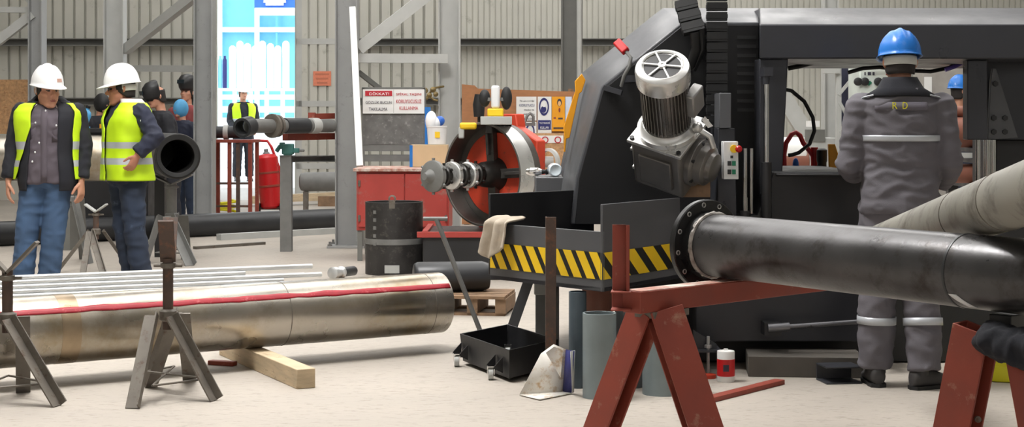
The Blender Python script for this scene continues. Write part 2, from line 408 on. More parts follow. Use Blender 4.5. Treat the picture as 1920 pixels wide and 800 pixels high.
# ------------------------------------------------------------------ the yard beyond the doorway
c = thing('storage_container', 'pale blue container wall outside the doorway', 'container', (-8.6, 46, .2))
m = MB(); m.box((-8.6, 46.5, 3.2), (6.5, .8, 6.0)); m.build('wall_sheet', skyblue, c)
m = MB(); m.box((-8.2, 46.0, 4.02), (6.5, .25, .14)); m.build('cross_rail', wrap, c)
for px in (412, 482):
    m = MB(); m.box(az(px, 45.9, 3.2), (.13, .16, 6.0)); m.build('upright', wrap, c)
m = MB(); m.box(az(519, 45.95, 3.7), (.05, .1, 2.0)); m.build('upright', skyblue, c)
t = thing('truck_cab', 'dark blue framed cab high up outside the doorway', 'truck', az(517, 44.8, .2))
m = MB(); m.box(az(517, 44.9, 5.2), (1.15, .3, 1.3)); m.build('cab_body', royal, t)
m = MB(); m.box(az(515, 44.72, 5.0), (.5, .06, .75)); m.build('windscreen', white_plastic, t)
m = MB(); m.tube([az(497, 44.7, 4.7), az(506, 44.7, 5.6)], .05); m.tube([az(533, 44.7, 4.7), az(526, 44.7, 5.6)], .05); m.build('window_post', wrap, t)
m = MB(); m.box(az(516, 44.7, 4.45), (1.1, .25, .2)); m.build('step', wrap, t)
r = thing('pipe_rack', 'white steel rack with rails outside the doorway', 'rack', az(480, 40, .2))
for yy, hh in ((182, .12), (205, .16), (228, .2)):
    m = MB(); m.box(at(480, yy, 40), (2.4, .12, hh)); m.build('rail', wrap, r)
for px in (403, 440, 470, 500, 530, 556):
    m = MB(); q = az(px, 40.1, 0); m.box((q.x, q.y, 1.2), (.1, .1, 2.0)); m.build('post', wrap, r)
m = MB(); m.box(at(480, 168, 40.25), (2.4, .7, .06)); m.build('deck', wrap, r)
m = MB(); m.box(az(480, 41.0, .8), (2.6, .1, 1.2)); m.build('back_panel', wrap, r)
zdeck = at(480, 168, 40.25).z + .03
for k, px in enumerate((436, 450, 464, 478, 492, 507, 521, 536)):
    m = MB(); q = az(px, 40.3 + .04*(k % 2), zdeck); h = 1.06 + .06*((k*5) % 3)
    m.lathe(q, (0, 0, 1), [(.086, 0), (.09, .05), (.088, h*.5), (.094, h-.1), (.08, h-.02), (.03, h+.02), (0, h+.02)], n=14)
    o = tag(m.build('wrapped_roll', wrap), ('white wrapped roll standing on the outdoor rack, ' + ('leftmost', 'second from left', 'third from left', 'fourth from left', 'fourth from right', 'third from right', 'second from right', 'rightmost')[k]), 'roll', 'white wrapped rolls on the outdoor rack')
for k, (px, mt) in enumerate(((404.5, navy_print), (413, skyblue), (421.5, navy_print))):
    m = MB(); q = az(px, 40.3, zdeck); m.lathe(q, (0, 0, 1), [(.05, 0), (.053, .3), (.05, .72), (.03, .76), (.03, .82)], n=12)
    tag(m.build('gas_bottle', mt), ('dark blue bottle at the far left of the outdoor rack', 'light blue bottle between two dark blue ones outdoors', 'dark blue bottle beside the white wrapped rolls')[k], 'bottle', 'blue bottles on the outdoor rack')
t = thing('site_office', 'white block building filling the bright doorway behind the rack', 'building', (-9, 60, .2))
m = MB(); m.box((-9.5, 60.5, 3.7), (9, 1, 7)); m.build('wall_sheet', wrap, t)
# ------------------------------------------------------------------ big pipes in front
A0, A1 = at(1340, 459.5, 6.466), at(1800, 506, 5.45)
ax = (A1 - A0).normalized(); RB = 0.125
t = thing('flanged_pipe', 'black steel pipe with a drilled flange lying across the red sawhorses', 'pipe', A0 - V((0, 0, RB)))
m = MB(); m.pipe(A0 - ax*.02, A0 + ax*2.6, RB, RB-.012, n=56); m.build('pipe_body', pipe_black, t, bevel=.002)
FC = A0 - ax*.055
m = MB(); a, b = frame(ax)
RF = 0.183
m.lathe(FC, ax, [(.11, -.012), (RF-.004, -.014), (RF, -.010), (RF, .012), (RF-.004, .016), (.150, .016), (.138, .016), (.136, .022), (.134, .05), (.127, .055)], n=64); m.build('flange', flange_black, t)
m = MB(); n = 64
rr = [[A0 - ax*.004 + ax*(math.cos(q)*.011) + (a*math.cos(w) + b*math.sin(w))*(RB + .002 + math.sin(q)*.009*(1+.5*noise.noise(V((w*14, q, 0))))) for q in [2*PI*k/8 for k in range(8)]] for w in [2*PI*k/n for k in range(n+1)]]
m.loft(rr, cap=False); m.build('weld_bead', weld_m, t)
for k in range(12):
    w = 2*PI*(k+.3)/12; q = FC + (a*math.cos(w)+b*math.sin(w))*.163
    m = MB(); m.lathe(q, ax, [(.004, .010), (.0105, .010), (.0105, .0185), (.007, .0195), (.0065, .014), (.002, .014)], n=12); m.build('bolt', alu, t)  # bright rings standing in for glints at the flange's bolt holes
B = A1 + ax*.03
m = MB(); m.lathe(B, ax, [(RB-.003, -.007), (RB+.0018, -.005), (RB+.0025, 0), (RB+.0018, .005), (RB-.003, .007)], n=56, cap=False); m.build('seam_weld', pipe_black2, t)
# paper sticker low on the near side
side = V((-ax.y, ax.x, 0)); side = side if side.y < 0 else -side
m = MB(); rows = []
for i in range(9):
    w = math.radians(-34 - 30*i/8)
    nrm = side*math.cos(w) + V((0, 0, 1))*math.sin(w)
    c = A1 + ax*(.035 + .05*i/8)
    rows.append([c + nrm*(RB+.0015), c + ax*.035 + nrm*(RB+.0015)])
m.loft(rows, cap=False, closed=False); o = m.build('sticker', white_plastic, t); o.modifiers.new('thick', 'SOLIDIFY').thickness = .0008
# weathered tan pipe leaning over it
C0, C1 = at(1636, 462, 7.65), at(1990, 331, 4.62)
RC = 0.098
def seg_gap(p, u, q, v_):
    n_ = u.cross(v_).normalized(); return abs((q - p).dot(n_)), n_
d1 = (C1 - C0)
g, n_ = seg_gap(A0, ax, C0, d1.normalized())
sgn = 1 if (C0 - A0).dot(n_) > 0 else -1
if n_.z < 0: n_ = -n_
need = (RC + RB + .005) - (C0 - A0).dot(n_)
C0 = C0 + V((0, 0, need / n_.z)); C1 = C1 + V((0, 0, need / n_.z))
t = thing('leaning_pipe', 'weathered tan pipe resting slantwise on top of the black flanged pipe', 'pipe', (C0+C1)/2 - V((0, 0, RC)))
m = MB(); m.pipe(C0, C1, RC, RC-.01, n=48); m.build('pipe_body', pipe_tan, t, bevel=.002)
cx_ = (C1-C0).normalized()
for f in (0.62, 0.80):
    m = MB(); m.lathe(C0 + (C1-C0)*f, cx_, [(RC-.003, -.006), (RC+.002, -.003), (RC+.002, .003), (RC-.003, .006)], n=48, cap=False); m.build('seam_weld', stand_steel, t)
# ------------------------------------------------------------------ sawhorses
bd = V((0.72, 0.694, 0)).normalized(); pd = V((bd.y, -bd.x, 0))     # along the beam; towards the camera
def leg(t, top, foot, w, mat, roll=(0, 0, 1)):
    m = MB(); m.prof(top, foot, cprof(w, w*.62, .009), up=roll); return m.build('leg', mat, t, bevel=.0015)
zb = A0.z - RB - .006                                                     # underside of the black pipe
S0 = V((0.445, 5.97, zb))
t = thing('sawhorse', 'red steel sawhorse under the flange end of the black pipe', 'sawhorse', (S0.x, S0.y, 0))
m = MB(); hb = .084
m.prof(S0 - V((0, 0, hb/2)), S0 + bd*1.4 - V((0, 0, hb/2)), [(-.045, -hb/2), (.045, -hb/2), (.045, hb/2-.002), (-.045, hb/2-.002)]); m.build('beam', red_lead, t, bevel=.004)
m = MB(); m.prof(S0 + bd*.01, S0 + bd*.62, [(-.041, -.003), (.041, -.003), (.041, .0), (-.041, .0)]); m.build('dusty_top_strip', dusty_red, t)
E = S0 - bd*.004
sx = V((-1, 0.12, 0)).normalized(); sy = V((0.12, 1, 0)).normalized()
c = E + sx*.036 - V((0, 0, .036)) + sy*.0
m = MB(); m.prof(c + sx*.036 , c - sx*.04, [(.045, -.036), (-.045, -.036), (-.045, .036), (.045, .036), (.045, .030), (-.038, .030), (-.038, -.030), (.045, -.030)]); m.build('end_channel', red_lead, t, bevel=.002)
p = E + sx*.032 + sy*.01
m = MB(); m.prof(p + V((.026, 0, 0)), p + V((.026, 0, .245)), [(-.0, 0), (.062, 0), (.062, .007), (.012, .007), (.012, -.03), (0, -.03)], up=(0, 1, 0)); m.build('stop_post', red_lead, t, bevel=.0015)
T = S0 + bd*.115 - V((0, 0, hb))
leg(t, T - pd*.028, V((T.x, T.y, 0)) - pd*.31 - bd*.03, .12, red_lead, roll=V((.8, .6, 0)))
leg(t, T + pd*.035 + bd*.03, V((T.x, T.y, 0)) + pd*.30 + bd*.06, .13, red_lead, roll=V((.25, -1, 0)))
m = MB(); m.box(T + bd*.06 + V((0, 0, -.012)), (.2, .1, .024), Matrix.Rotation(math.atan2(bd.y, bd.x), 3, 'Z')); m.build('cap_plate', stand_steel, t)
# second sawhorse at the right edge
q = A0 + ax * ((az(1866, 5.3, 0) - V((A0.x, A0.y, 0))).dot(ax))
S1 = V((q.x, q.y, q.z - RB - .008))
t = thing('sawhorse', 'rusty red sawhorse at the right edge with dark cloth wrapped under the pipe', 'sawhorse', (S1.x, S1.y, 0))
m = MB(); m.prof(S1 + bd*.0 - V((0, 0, .04)), S1 + bd*.22 - V((0, 0, .04)), [(-.04, -.04), (.04, -.04), (.04, .038), (-.04, .038)]); m.build('beam', black_paint, t, bevel=.003)
T = S1 - bd*.06 - V((0, 0, .045))
f1, f2 = az(1762, 5.45, 0), az(1985, 5.05, 0)
l1 = leg(t, T - pd*.05 , f1, .135, red_lead, roll=V((.75, .66, 0)))
l2 = leg(t, T + pd*.10, f2, .11, red_lead, roll=V((-.3, -1, 0)))
ldir = (f1 - T).normalized()
for f in (.45, .55, .66):
    m = MB(); c = T + (f1-T)*f + V((.02, -.045, 0)); m.cyl(c, c + V((0, -.012, 0)), .011, n=10); m.build('bolt', stand_steel, t)
m = MB(); r0, r1 = T + (f1-T)*.62 + V((.03, -.03, 0)), T + (f2-T)*.72; m.cyl(r0, r1, .007, n=8); m.build('tie_rod', rust_dark, t)
m = MB()
for k in range(6):
    c = S1 - bd*.09 + pd*(.04+.045*k) - V((0, 0, .075+.006*k)); m.ell(c, (.08, .085, .058+.004*k), n=18, m=12)
me = evaluated(m, [('REMESH', {'mode': 'VOXEL', 'voxel_size': .01}), ('SMOOTH', {'iterations': 3, 'factor': .5})])
mm = MB(); mm.add([v.co + v.normal*(.014*noise.noise(v.co*18) + .01*noise.noise(V((v.co.x*45, v.co.y*45, v.co.z*12)))) for v in me.vertices], [tuple(p.vertices) for p in me.polygons]); mm.build('cloth_wrap', dark_cloth, t)

# ------------------------------------------------------------------ the polished pipe on the floor
P0, P1 = V((-3.3, 7.70, .28)), V((-.425, 9.53, .28))
P0 = V((-2.61-.9*.843, 8.15-.9*.537, 0)); P1 = V((-.432, 9.55, 0)); RP = .179; zc = .10 + RP
P0.z = zc; P1.z = zc
pax = (P1-P0).normalized()
t = thing('polished_pipe', 'large polished steel pipe on a timber block with a red stripe along it', 'pipe', (P0+P1)/2 - V((0, 0, RP)))
m = MB(); m.pipe(P0, P1, RP, RP-.01, n=72); m.build('pipe_body', stainless, t, bevel=.004)
for f_, w_, mt_ in ((.335, .10, M('rust_tint', sr(158, 140, 116), .34, metal=.85, var=.2, scale=9)), (.70, .006, stand_steel), (.965, .005, stand_steel)):
    c = P0 + (P1-P0)*f_; m = MB(); m.lathe(c, pax, [(RP-.002, 0), (RP+.0009, .002), (RP+.0009, w_), (RP-.002, w_+.002)], n=72, cap=False); m.build('ring_mark', mt_, t)
nside = V((pax.y, -pax.x, 0))
m = MB(); rows = []
for i in range(61):
    f = i/60; c = P0 + (P1-P0)*(f*.995+.002)
    w0 = 33 + 2.5*noise.noise(V((f*30, 0, 0))); w1 = 44 + 3*noise.noise(V((f*24, 5, 0)))
    rows.append([c + (nside*math.cos(math.radians(w)) + V((0, 0, 1))*math.sin(math.radians(w)))*(RP+.0016) for w in (w0, w0+(w1-w0)/3, w0+(w1-w0)*2/3, w1)])
m.loft(rows, cap=False, closed=False); o = m.build('painted_stripe', red_stripe, t); o.modifiers.new('thick', 'SOLIDIFY').thickness = .0006
# timber bearer with a worn end
tb0, tb1 = gd(574, 728), gd(436, 668)
td = (tb1-tb0).normalized(); 
m = MB(); m.prof(tb0 + V((0, 0, .05)), tb0 + td*1.35 + V((0, 0, .05)), [(-.05, -.05), (.05, -.05), (.05, .05), (-.05, .05)]); tag(m.build('timber_bearer', timber, bevel=.004), 'pale square timber under the polished pipe, end facing the camera', 'timber')
q0 = P0 + pax*.35; q0.z = 0
m = MB(); m.prof(q0 + nside*.5 + V((0, 0, .05)), q0 - nside*.8 + V((0, 0, .05)), [(-.05, -.05), (.05, -.05), (.05, .05), (-.05, .05)]); tag(m.build('timber_bearer', rust_dark, bevel=.004), 'dark bearer under the left end of the polished pipe', 'timber')
m = MB(); q = gd(412, 684); m.prof(q+V((-.06, .03, .012)), q+V((.09, -.03, .012)), [(-.025, -.012), (.025, -.012), (.025, .012), (-.025, .012)]); tag(m.build('wood_wedge', red_lead, bevel=.003), 'small reddish wedge beside the timber under the polished pipe', 'wedge')

# ------------------------------------------------------------------ stacked galvanised tubes
b0, b1 = V((-4.3, 10.27, 0)), V((-1.34, 11.64, 0)); bdir = (b1-b0).normalized(); bn = V((bdir.y, -bdir.x, 0))
D = .034; k = 0
names = []
for row in range(9):
    for j in range(9-row):
        if row < 8 and j > 1: continue                     # only the face of the stack can be seen; a second row carries it
        off = (8*.5 - j - row*.5)*D
        z = .06 + D/2 + row*D*.87
        end = [-.3, -.2, -.4, -.55, .0, -.35, -.06, -.62, -.12][row] + (-.12 if j else 0)
        p0, p1 = b0 + bn*off + V((0, 0, z)), b1 + bn*off + bdir*end + V((0, 0, z))
        m = MB(); m.pipe(p0, p1, D/2-.0003, D/2-.006, n=14)
        o = m.build('galvanised_tube', galv, bevel=0)
        tag(o, '%s galvanised tube in the %s layer of the stack behind the polished pipe' % (('front', 'second')[j], ('bottom', 'second', 'third', 'fourth', 'fifth', 'sixth', 'seventh', 'eighth', 'top')[row]), 'tube', 'galvanised tubes stacked behind the polished pipe')
for f, nm in ((.12, 'left'), (.72, 'right')):
    c = b0 + (b1-b0)*f
    m = MB(); m.prof(c + bn*.3 + V((0, 0, .0298)), c - bn*.3 + V((0, 0, .0298)), [(-.04, -.0298), (.04, -.0298), (.04, .0298), (-.04, .0298)]); tag(m.build('timber_bearer', timber), 'short bearer under the %s part of the galvanised tube stack' % nm, 'timber')
t = thing('threaded_coupling', 'short tube end with white threads and a black cap beside the drum', 'coupling', gd(660, 512) )
c = b1 + V((0, 0, .30)); c0 = at(622, 512, 11.7); c1 = at(700, 503, 12.2)
dd = (c1-c0).normalized()
m = MB(); m.lathe(c0, dd, [(.03, 0), (.045, .01), (.045, .05), (.034, .06), (.034, .1), (.045, .11), (.045, .13)], n=18); m.build('threaded_sleeve', galv, t)
m = MB(); m.lathe(c0+dd*.13, dd, [(.036, 0), (.036, .16), (.03, .17)], n=18); m.build('end_cap', pipe_black2, t)
m = MB(); q = c0 + dd*.1; m.box(V((q.x, q.y, (q.z-.04)/2)), (.1, .1, q.z-.045)); m.build('support_block', pallet_wood, t)

# ------------------------------------------------------------------ pipe stands
def stand(label, centre, top, feet, head, mat=stand_steel, legz=.40, lw=.055, hmat=None, post_w=.026, rods=True, hyaw=0, hl=.2, hw=.07, plate=.014, hang=45):
    t = thing('pipe_stand', label, 'stand', centre, group=None)
    c = V((centre[0], centre[1], 0))
    m = MB(); m.cyl(c + V((0, 0, legz-.07)), c + V((0, 0, top-.02)), post_w, n=16); m.build('post', rust_dark if mat is stand_steel else mat, t)
    m = MB(); m.lathe(c + V((0, 0, legz-.03)), (0, 0, 1), [(post_w+.004, 0), (post_w+.016, .01), (post_w+.016, .05), (post_w+.004, .06)], n=16); m.build('collar', mat, t)
    m = MB(); m.lathe(c + V((0, 0, top-.07)), (0, 0, 1), [(post_w, 0), (post_w+.012, .006), (post_w+.012, .026), (post_w, .03)], n=8)
    m.cyl(c + V((-.07, 0, top-.055)), c + V((.07, 0, top-.055)), .008, n=8); m.build('adjusting_nut', mat, t)
    ends = []
    for f in feet:
        f = V(f); d = (f-c); d.z = 0; d.normalize(); s_ = V((-d.y, d.x, 0))
        p0 = c + d*(post_w+.014) + V((0, 0, legz)); p1 = f
        m = MB(); m.prof(p0 - s_*lw*.5, p1 - s_*lw*.5, lprof(lw, lw*.6, .007), up=d); m.build('leg', mat, t)
        ends.append(p0 + (p1-p0)*.76 + d*-.005)
    if rods:
        for i in range(len(ends)):
            m = MB(); m.cyl(ends[i], ends[(i+1) % len(ends)], .0055, n=6); m.build('tie_rod', mat, t)
    m = MB()
    R = Matrix.Rotation(hyaw, 3, 'Z')
    for s_ in (-1, 1):
        d = R @ V((s_*math.cos(math.radians(hang)), 0, math.sin(math.radians(hang)))); y = R @ V((0, 1, 0))
        o0 = c + V((0, 0, top - .03)); m.prof(o0 - d*.006, o0 + d*hl, [(-hw/2, -plate/2), (hw/2, -plate/2), (hw/2, plate/2), (-hw/2, plate/2)], up=d.cross(y))
    m.build('vee_head', hmat or mat, t, bevel=.002)
    return t
stand('rusty tripod pipe stand with a dark block head before the polished pipe', gd(315, 742), .70, [gd(276, 766), gd(412, 747), gd(261, 729), gd(330, 715)], 'v', lw=.07, hyaw=PI/2+.12, hl=.24, hw=.075, hmat=rust_dark, hang=58)
stand('rusty tripod pipe stand with an open vee head at the left edge', gd(14, 750), .65, [gd(122, 757), gd(-70, 774), gd(16, 737)], 'v', lw=.07, hl=.21, hw=.06, hmat=stand_steel, hang=46)
stand('grey pipe stand with a bright vee head between the two men', gd(180, 508), .57, [gd(112, 512), gd(208, 522), gd(236, 503), gd(166, 524)], 'v', mat=stand_steel, legz=.36, hl=.12, hw=.09, hang=35, hmat=pale_steel, rods=False, lw=.055)
stand('grey pipe stand behind the man in the open black jacket', gd(132, 494), .80, [gd(108, 502), gd(168, 494), gd(140, 486)], 'v', mat=stand_grey, legz=.62, lw=.085, rods=False, hl=.16)
stand('wide grey pipe stand carrying the open black pipe', gd(322, 492), .785, [gd(284, 495), gd(372, 497), gd(330, 486)], 'v', mat=stand_grey, legz=.45, lw=.10, post_w=.05, hl=.22, hw=.12, hang=25)

# ------------------------------------------------------------------ pipes on the left
cc = at(333, 293, 15.0); RK = .215
kd = V((-.34, .94, 0)).normalized()
t = thing('black_pipe', 'thick-walled open black pipe end facing the camera beside the man', 'pipe', cc - V((0, 0, RK)))
m = MB(); m.pipe(cc, cc + kd*1.5, RK, RK-.06, n=48, mi=0, mi_in=1); m.build('pipe_body', [pipe_black2, hazard_black], t, bevel=.008)  # near-black inside colour stands in for the shade in the bore
m = MB(); m.cyl(cc + kd*1.38, cc + kd*1.4, RK-.062, n=40); m.build('light_block_disc', hazard_black, t)  # added disc that stops light leaking in from the far end
m = MB(); m.lathe(cc - kd*.004, kd, [(RK-.055, 0), (RK-.02, -.006), (RK-.02, .01), (RK-.055, .01)], n=40, cap=False); m.build('end_liner', black_rubber, t)
for i, f in enumerate((1.2,)):
    c = cc + kd*f
    m = MB(); m.box(V((c.x, c.y, (c.z-RK)/2)), (.1, .1, c.z-RK)); m.build('cradle', black_paint, t)
c0, c1 = at(-90, 296, 17.0), at(283, 297, 17.2); RS = .245
t = thing('polished_pipe', 'shiny pipe lying waist high behind the two men in vests', 'pipe', (c0+c1)/2 - V((0, 0, RS)))
m = MB(); m.pipe(c0, c1, RS, RS-.012, n=56); m.build('pipe_body', stainless, t, bevel=.004)
for f in (.15, .58):
    c = c0 + (c1-c0)*f
    m = MB(); m.box(V((c.x, c.y, (c.z-RS)/2)), (.14, .35, c.z-RS)); m.build('trestle', girt_m, t)
q0, q1 = at(-40, 440, 17.4), at(660, 411, 20.3); RL = .135; q0.z = RL; q1.z = RL
m = MB(); m.pipe(q0, q1, RL, RL-.01, n=40); tag(m.build('floor_pipe', pipe_black2, bevel=.003), 'long dark pipe on the floor running behind the two men', 'pipe')
m = MB(); m.prof(gd(410, 450)+V((0, 0, .035)), gd(640, 437)+V((0, 0, .035)), [(-.05, -.035), (.05, -.035), (.05, .035), (-.05, .035)]); tag(m.build('steel_strip', pale_steel), 'pale flat bar on the floor in front of the long dark pipe', 'bar')
m = MB(); m.prof(gd(365, 467)+V((0, 0, .015)), gd(495, 458)+V((0, 0, .015)), [(-.03, -.015), (.03, -.015), (.03, .015), (-.03, .015)]); tag(m.build('steel_strip', stand_steel), 'thin rusty bar on the floor left of the grey rack leg', 'bar')
q0, q1 = at(562, 341, 23.5), at(760, 338, 23.5); 
t = thing('grey_pipe', 'short grey pipe with rounded end left of the bolted column', 'pipe', (q0.x, q0.y, 0))
m = MB(); dd = (q1-q0).normalized(); m.lathe(q0, dd, [(.09, 0), (.125, .02), (.14, .08), (.14, (q1-q0).length)], n=28); m.build('pipe_body', stand_grey, t)
for f in (.06, .8):
    c = q0 + dd*(1.5*f); m = MB(); m.box(V((c.x, c.y, (c.z-.14)/2)), (.07, .1, c.z-.138)); m.build('support', stand_steel, t)
# planks
m = MB(); m.prof(gd(470, 386)+V((0, 0, .1)), gd(645, 382)+V((0, 0, .14)), [(-.1, -.06), (.1, -.06), (.1, .06), (-.1, .06)]); tag(m.build('plank', timber), 'long brown plank lying beyond the red gas bottle', 'plank')
pl = m
m = MB(); q = gd(622, 388); m.box(q + V((0, 0.3, .08)), (.5, .14, .16)); tag(m.build('plank', pallet_wood), 'short wooden block beside the bolted column foot', 'plank')
# ------------------------------------------------------------------ rack arms on the column, welding bench
t = thing('cantilever_rack', 'grey post and rails with a red bar beside the bolted column', 'rack', gd(537, 471))
g0 = gd(537, 471); dl = g0.y
m = MB(); m.prof(g0, g0 + V((0, 0, 1.008)), cprof(.12, .1, .012), up=(0, -1, 0)); m.build('leg', stand_grey, t)
m = MB(); m.box(g0 + V((.01, 0, 1.0045)), (.15, .12, .008)); m.build('cap_plate', stand_grey, t)
m = MB(); m.prof(at(530, 298, dl), at(634, 297, dl+.75), cprof(.08, .07, .01)); m.build('rail', stand_grey, t)
m = MB(); m.prof(at(535, 257, dl), at(636, 255, dl+.75), [(-.04, -.035), (.04, -.035), (.04, .035), (-.04, .035)]); m.build('red_rail', red_lead, t)
m = MB(); m.prof(at(585, 218, dl+.4), at(640, 217, dl+.75), [(-.04, -.03), (.04, -.03), (.04, .03), (-.04, .03)]); m.prof(at(636, 206, dl+.7), at(636, 268, dl+.7), [(-.04, -.03), (.04, -.03), (.04, .03), (-.04, .03)], up=(0, -1, 0)); m.box(at(585, 218, dl+.38), (.07, .1, .08)); m.build('red_arm', red_lead, t)
t = thing('bench_vise', 'teal bench vise on the rack post end', 'vise', at(548, 290, 16.62))
q = V((az(540, 16.78, 0).x, 16.78, 1.0795))
m = MB(); m.box(q + V((0, 0, -.005)), (.12, .1, .11)); m.box(q + V((-.06, 0, .03)), (.05, .09, .07)); m.box(q + V((.08, 0, -.02)), (.08, .06, .05)); m.box(q + V((.0, 0, -.0555)), (.09, .09, .03)); m.build('body', teal, t, bevel=.01)
m = MB(); m.tube([q + V((-.12, -.01, -.03)), q + V((-.085, -.01, .02)), q + V((-.03, 0, .045))], .022); m.build('jaw', teal, t)
m = MB(); m.cyl(q + V((.1, 0, -.02)), q + V((.17, 0, -.02)), .014); m.cyl(q + V((.16, -.06, -.02)), q + V((.16, .06, -.02)), .008); m.build('screw_handle', stand_grey, t)
# pipe assembly on the bench
dB = 16.2
t = thing('pipe_spool', 'assembled pipe spool with flanges on the red rail', 'pipe', at(560, 248, dB-.9))
zr = at(535, 257, dl).z + .035 + .084
qa, qb = az(468, dB, zr), az(622, 17.28, zr)
dd = (qb-qa).normalized(); L_ = (qb-qa).length
m = MB(); m.lathe(qa, dd, [(.08, 0), (.085, .02), (.072, .05), (.072, L_)], n=24); m.build('pipe_body', stand_grey, t)
for f, r_, mt in ((.25, .125, stand_steel), (.3, .115, stand_steel)):
    m = MB(); m.lathe(qa + dd*L_*f, dd, [(.07, 0), (r_, .005), (r_, .035), (.07, .04)], n=24); m.build('flange', mt, t)
m = MB(); m.lathe(qa + dd*L_*.40, dd, [(.07, 0), (.082, .005), (.082, .36), (.07, .37)], n=24); m.build('dark_sleeve', pipe_black2, t)
m = MB(); m.lathe(qa + dd*L_*.72, dd, [(.07, 0), (.084, .005), (.084, .12), (.07, .13)], n=24); m.build('clamp', pale_steel, t)
m = MB(); q = qa; m.pipe(q, q + V((-.05, -.16, -.02)), .1, .075, n=26); m.build('branch_end', pipe_black2, t)
t = thing('welding_bench', 'red-brown steel bench with thin legs behind the open black pipe', 'bench', gd(430, 393))
dW = gd(430, 393).y - 2.4
zt = at(0, 262, dW).z
m = MB(); cT = az(433, dW, zt); m.box(cT + V((0, .3, -.02)), (.62, .7, .04)); m.build('top', red_lead, t, bevel=.003)
for sx in (-.29, -.02, .10, .27):
    for sy in ((0.0, .6) if sx in (-.29, .27) else (0.0,)):
        m = MB(); m.box(V((cT.x + sx, cT.y + sy, (zt-.04)/2)), (.05, .05, zt-.04)); m.build('leg', red_lead if sx != .10 else rust_dark, t)
for z in (.18, .5):
    m = MB(); m.bar(V((cT.x-.29, cT.y, z)), V((cT.x+.27, cT.y, z)), .03, .03); m.build('rail', rust_dark, t)
qa, qb = at(398, 247, dW+.3), at(452, 246, dW+.3); RW = .085
t2 = thing('elbow_pipe', 'black pipe with a bent elbow end lying on the red-brown bench', 'pipe', qa - V((0, 0, RW)))
zz = zt + RW + .02
pts = [V((qa.x-.4, qa.y, zz)), V((qb.x-.12, qa.y, zz)), V((qb.x, qa.y-.02, zz+.005)), V((qb.x+.1, qa.y-.1, zz+.02)), V((qb.x+.15, qa.y-.2, zz+.06))]
m = MB(); m.tube(pts, [RW, RW, RW, RW, RW], n=24); m.build('pipe_body', pipe_black2, t2)
m = MB(); m.lathe(V((qa.x+.16, qa.y, zz)), (1, 0, 0), [(RW-.01, 0), (RW+.018, .005), (RW+.018, .07), (RW-.01, .075)], n=24); m.build('pipe_clamp', pale_steel, t2)
# red gas bottle on its trolley
gb = gd(508, 391); gb.y -= 1.2; gb.x = (508-960)/F*gb.y
sg = F/gb.y
t = thing('gas_bottle', 'large red gas bottle strapped on a small wheeled trolley', 'gas bottle', gb)
m = MB(); c = gb + V((0, 0, .07)); lean = V((-.085, 0, 1)).normalized()
m.lathe(c, lean, [(.12, 0), (.15, .03), (.155, .1), (.168, .70), (.165, .76), (.13, .80), (.05, .82)], n=28); m.build('cylinder', red_gloss, t)
for h in (.32, .52):
    m = MB(); m.lathe(c + lean*h, lean, [(.155, 0), (.172, .004), (.172, .03), (.155, .034)], n=28, cap=False); m.build('strap', red_lead, t)
m = MB(); m.lathe(c + lean*.8, lean, [(.06, 0), (.05, .03), (.03, .05), (.03, .09)], n=16); m.build('valve', stand_grey, t)
m = MB(); m.tube([c + lean*.86 + V((-.22, 0, .12)), c + lean*.86 + V((-.20, 0, .16)), c + lean*.86 + V((.02, 0, .15)), c + lean*.86 + V((.08, 0, .06)), c + lean*.6 + V((.17, 0.05, 0)), c + V((.16, .06, .1))], .02); m.build('trolley_handle', red_gloss, t)
for s_ in (-.17, .16):
    m = MB(); q = gb + V((s_, -.05, .075)); m.lathe(q - V((.02, 0, 0)), (1, 0, 0), [(.03, 0), (.075, .003), (.075, .037), (.03, .04)], n=20); m.build('wheel', black_rubber, t)
m = MB(); m.bar(gb + V((-.19, -.05, .075)), gb + V((.18, -.05, .075)), .03, .03); m.box(gb + V((0, .02, .062)), (.3, .2, .016)); m.build('foot_plate', rust_dark, t)
m = MB(); q = gd(428, 397); q.y -= .3
m.tube([q + V((.16*math.cos(a_), .1*math.sin(a_), .022 + .012*a_)) for a_ in [k*.35 for k in range(40)]], .02, n=8); tag(m.build('hose_coil', lime_yellow), 'yellow hose coiled under the red-brown bench', 'hose')
# blue drum and white sacks between the men
m = MB(); q = gd(297, 430); m.lathe(V((q.x, q.y+.2, 0)), (0, 0, 1), [(.17, 0), (.2, .02), (.2, .2), (.208, .22), (.2, .24), (.2, .62), (.205, .64), (.19, .66), (.05, .67)], n=28); tag(m.build('blue_drum', blue_plastic), 'blue plastic drum behind the man with his hand on his hip', 'drum')
m = MB(); q = gd(156, 440); m.lathe(V((q.x, q.y+.3, 0)), (0, 0, 1), [(.16, 0), (.2, .05), (.2, .3), (.19, .5), (.17, .62), (.08, .66)], n=20); tag(m.build('water_drum', skyblue), 'light blue and white drum low behind the man in the black jacket', 'drum')
# workbench items behind
t = thing('machine_table', 'dark clutter-topped workbench behind the shiny waist-high pipe', 'bench', gd(175, 420))
q = az(170, 19.0, 0)
m = MB(); m.box(V((q.x, q.y, .62)), (1.5, .6, 1.24)); m.build('cabinet', black_paint, t, bevel=.01)
m = MB(); m.box(V((q.x, q.y, 1.26)), (1.6, .7, .05)); m.build('top', black_paint, t)
m = MB(); m.box(az(196, 18.72, 1.31), (.1, .06, .05)); o = m.build('yellow_box', amber, t)
# plywood panel at the far left
t = thing('plywood_panel', 'tan plywood panel standing at the left edge behind the men', 'board', az(14, 23, 0))
m = MB(); c = at(14, 200, 23); m.box(c, (.82, .03, .78)); m.build('sheet', osb, t)
m = MB()
for s_ in (-.3, .3): m.box(V((c.x+s_, c.y+.05, (c.z+.3)/2)), (.07, .06, c.z+.3))
m.build('post', pallet_wood, t)
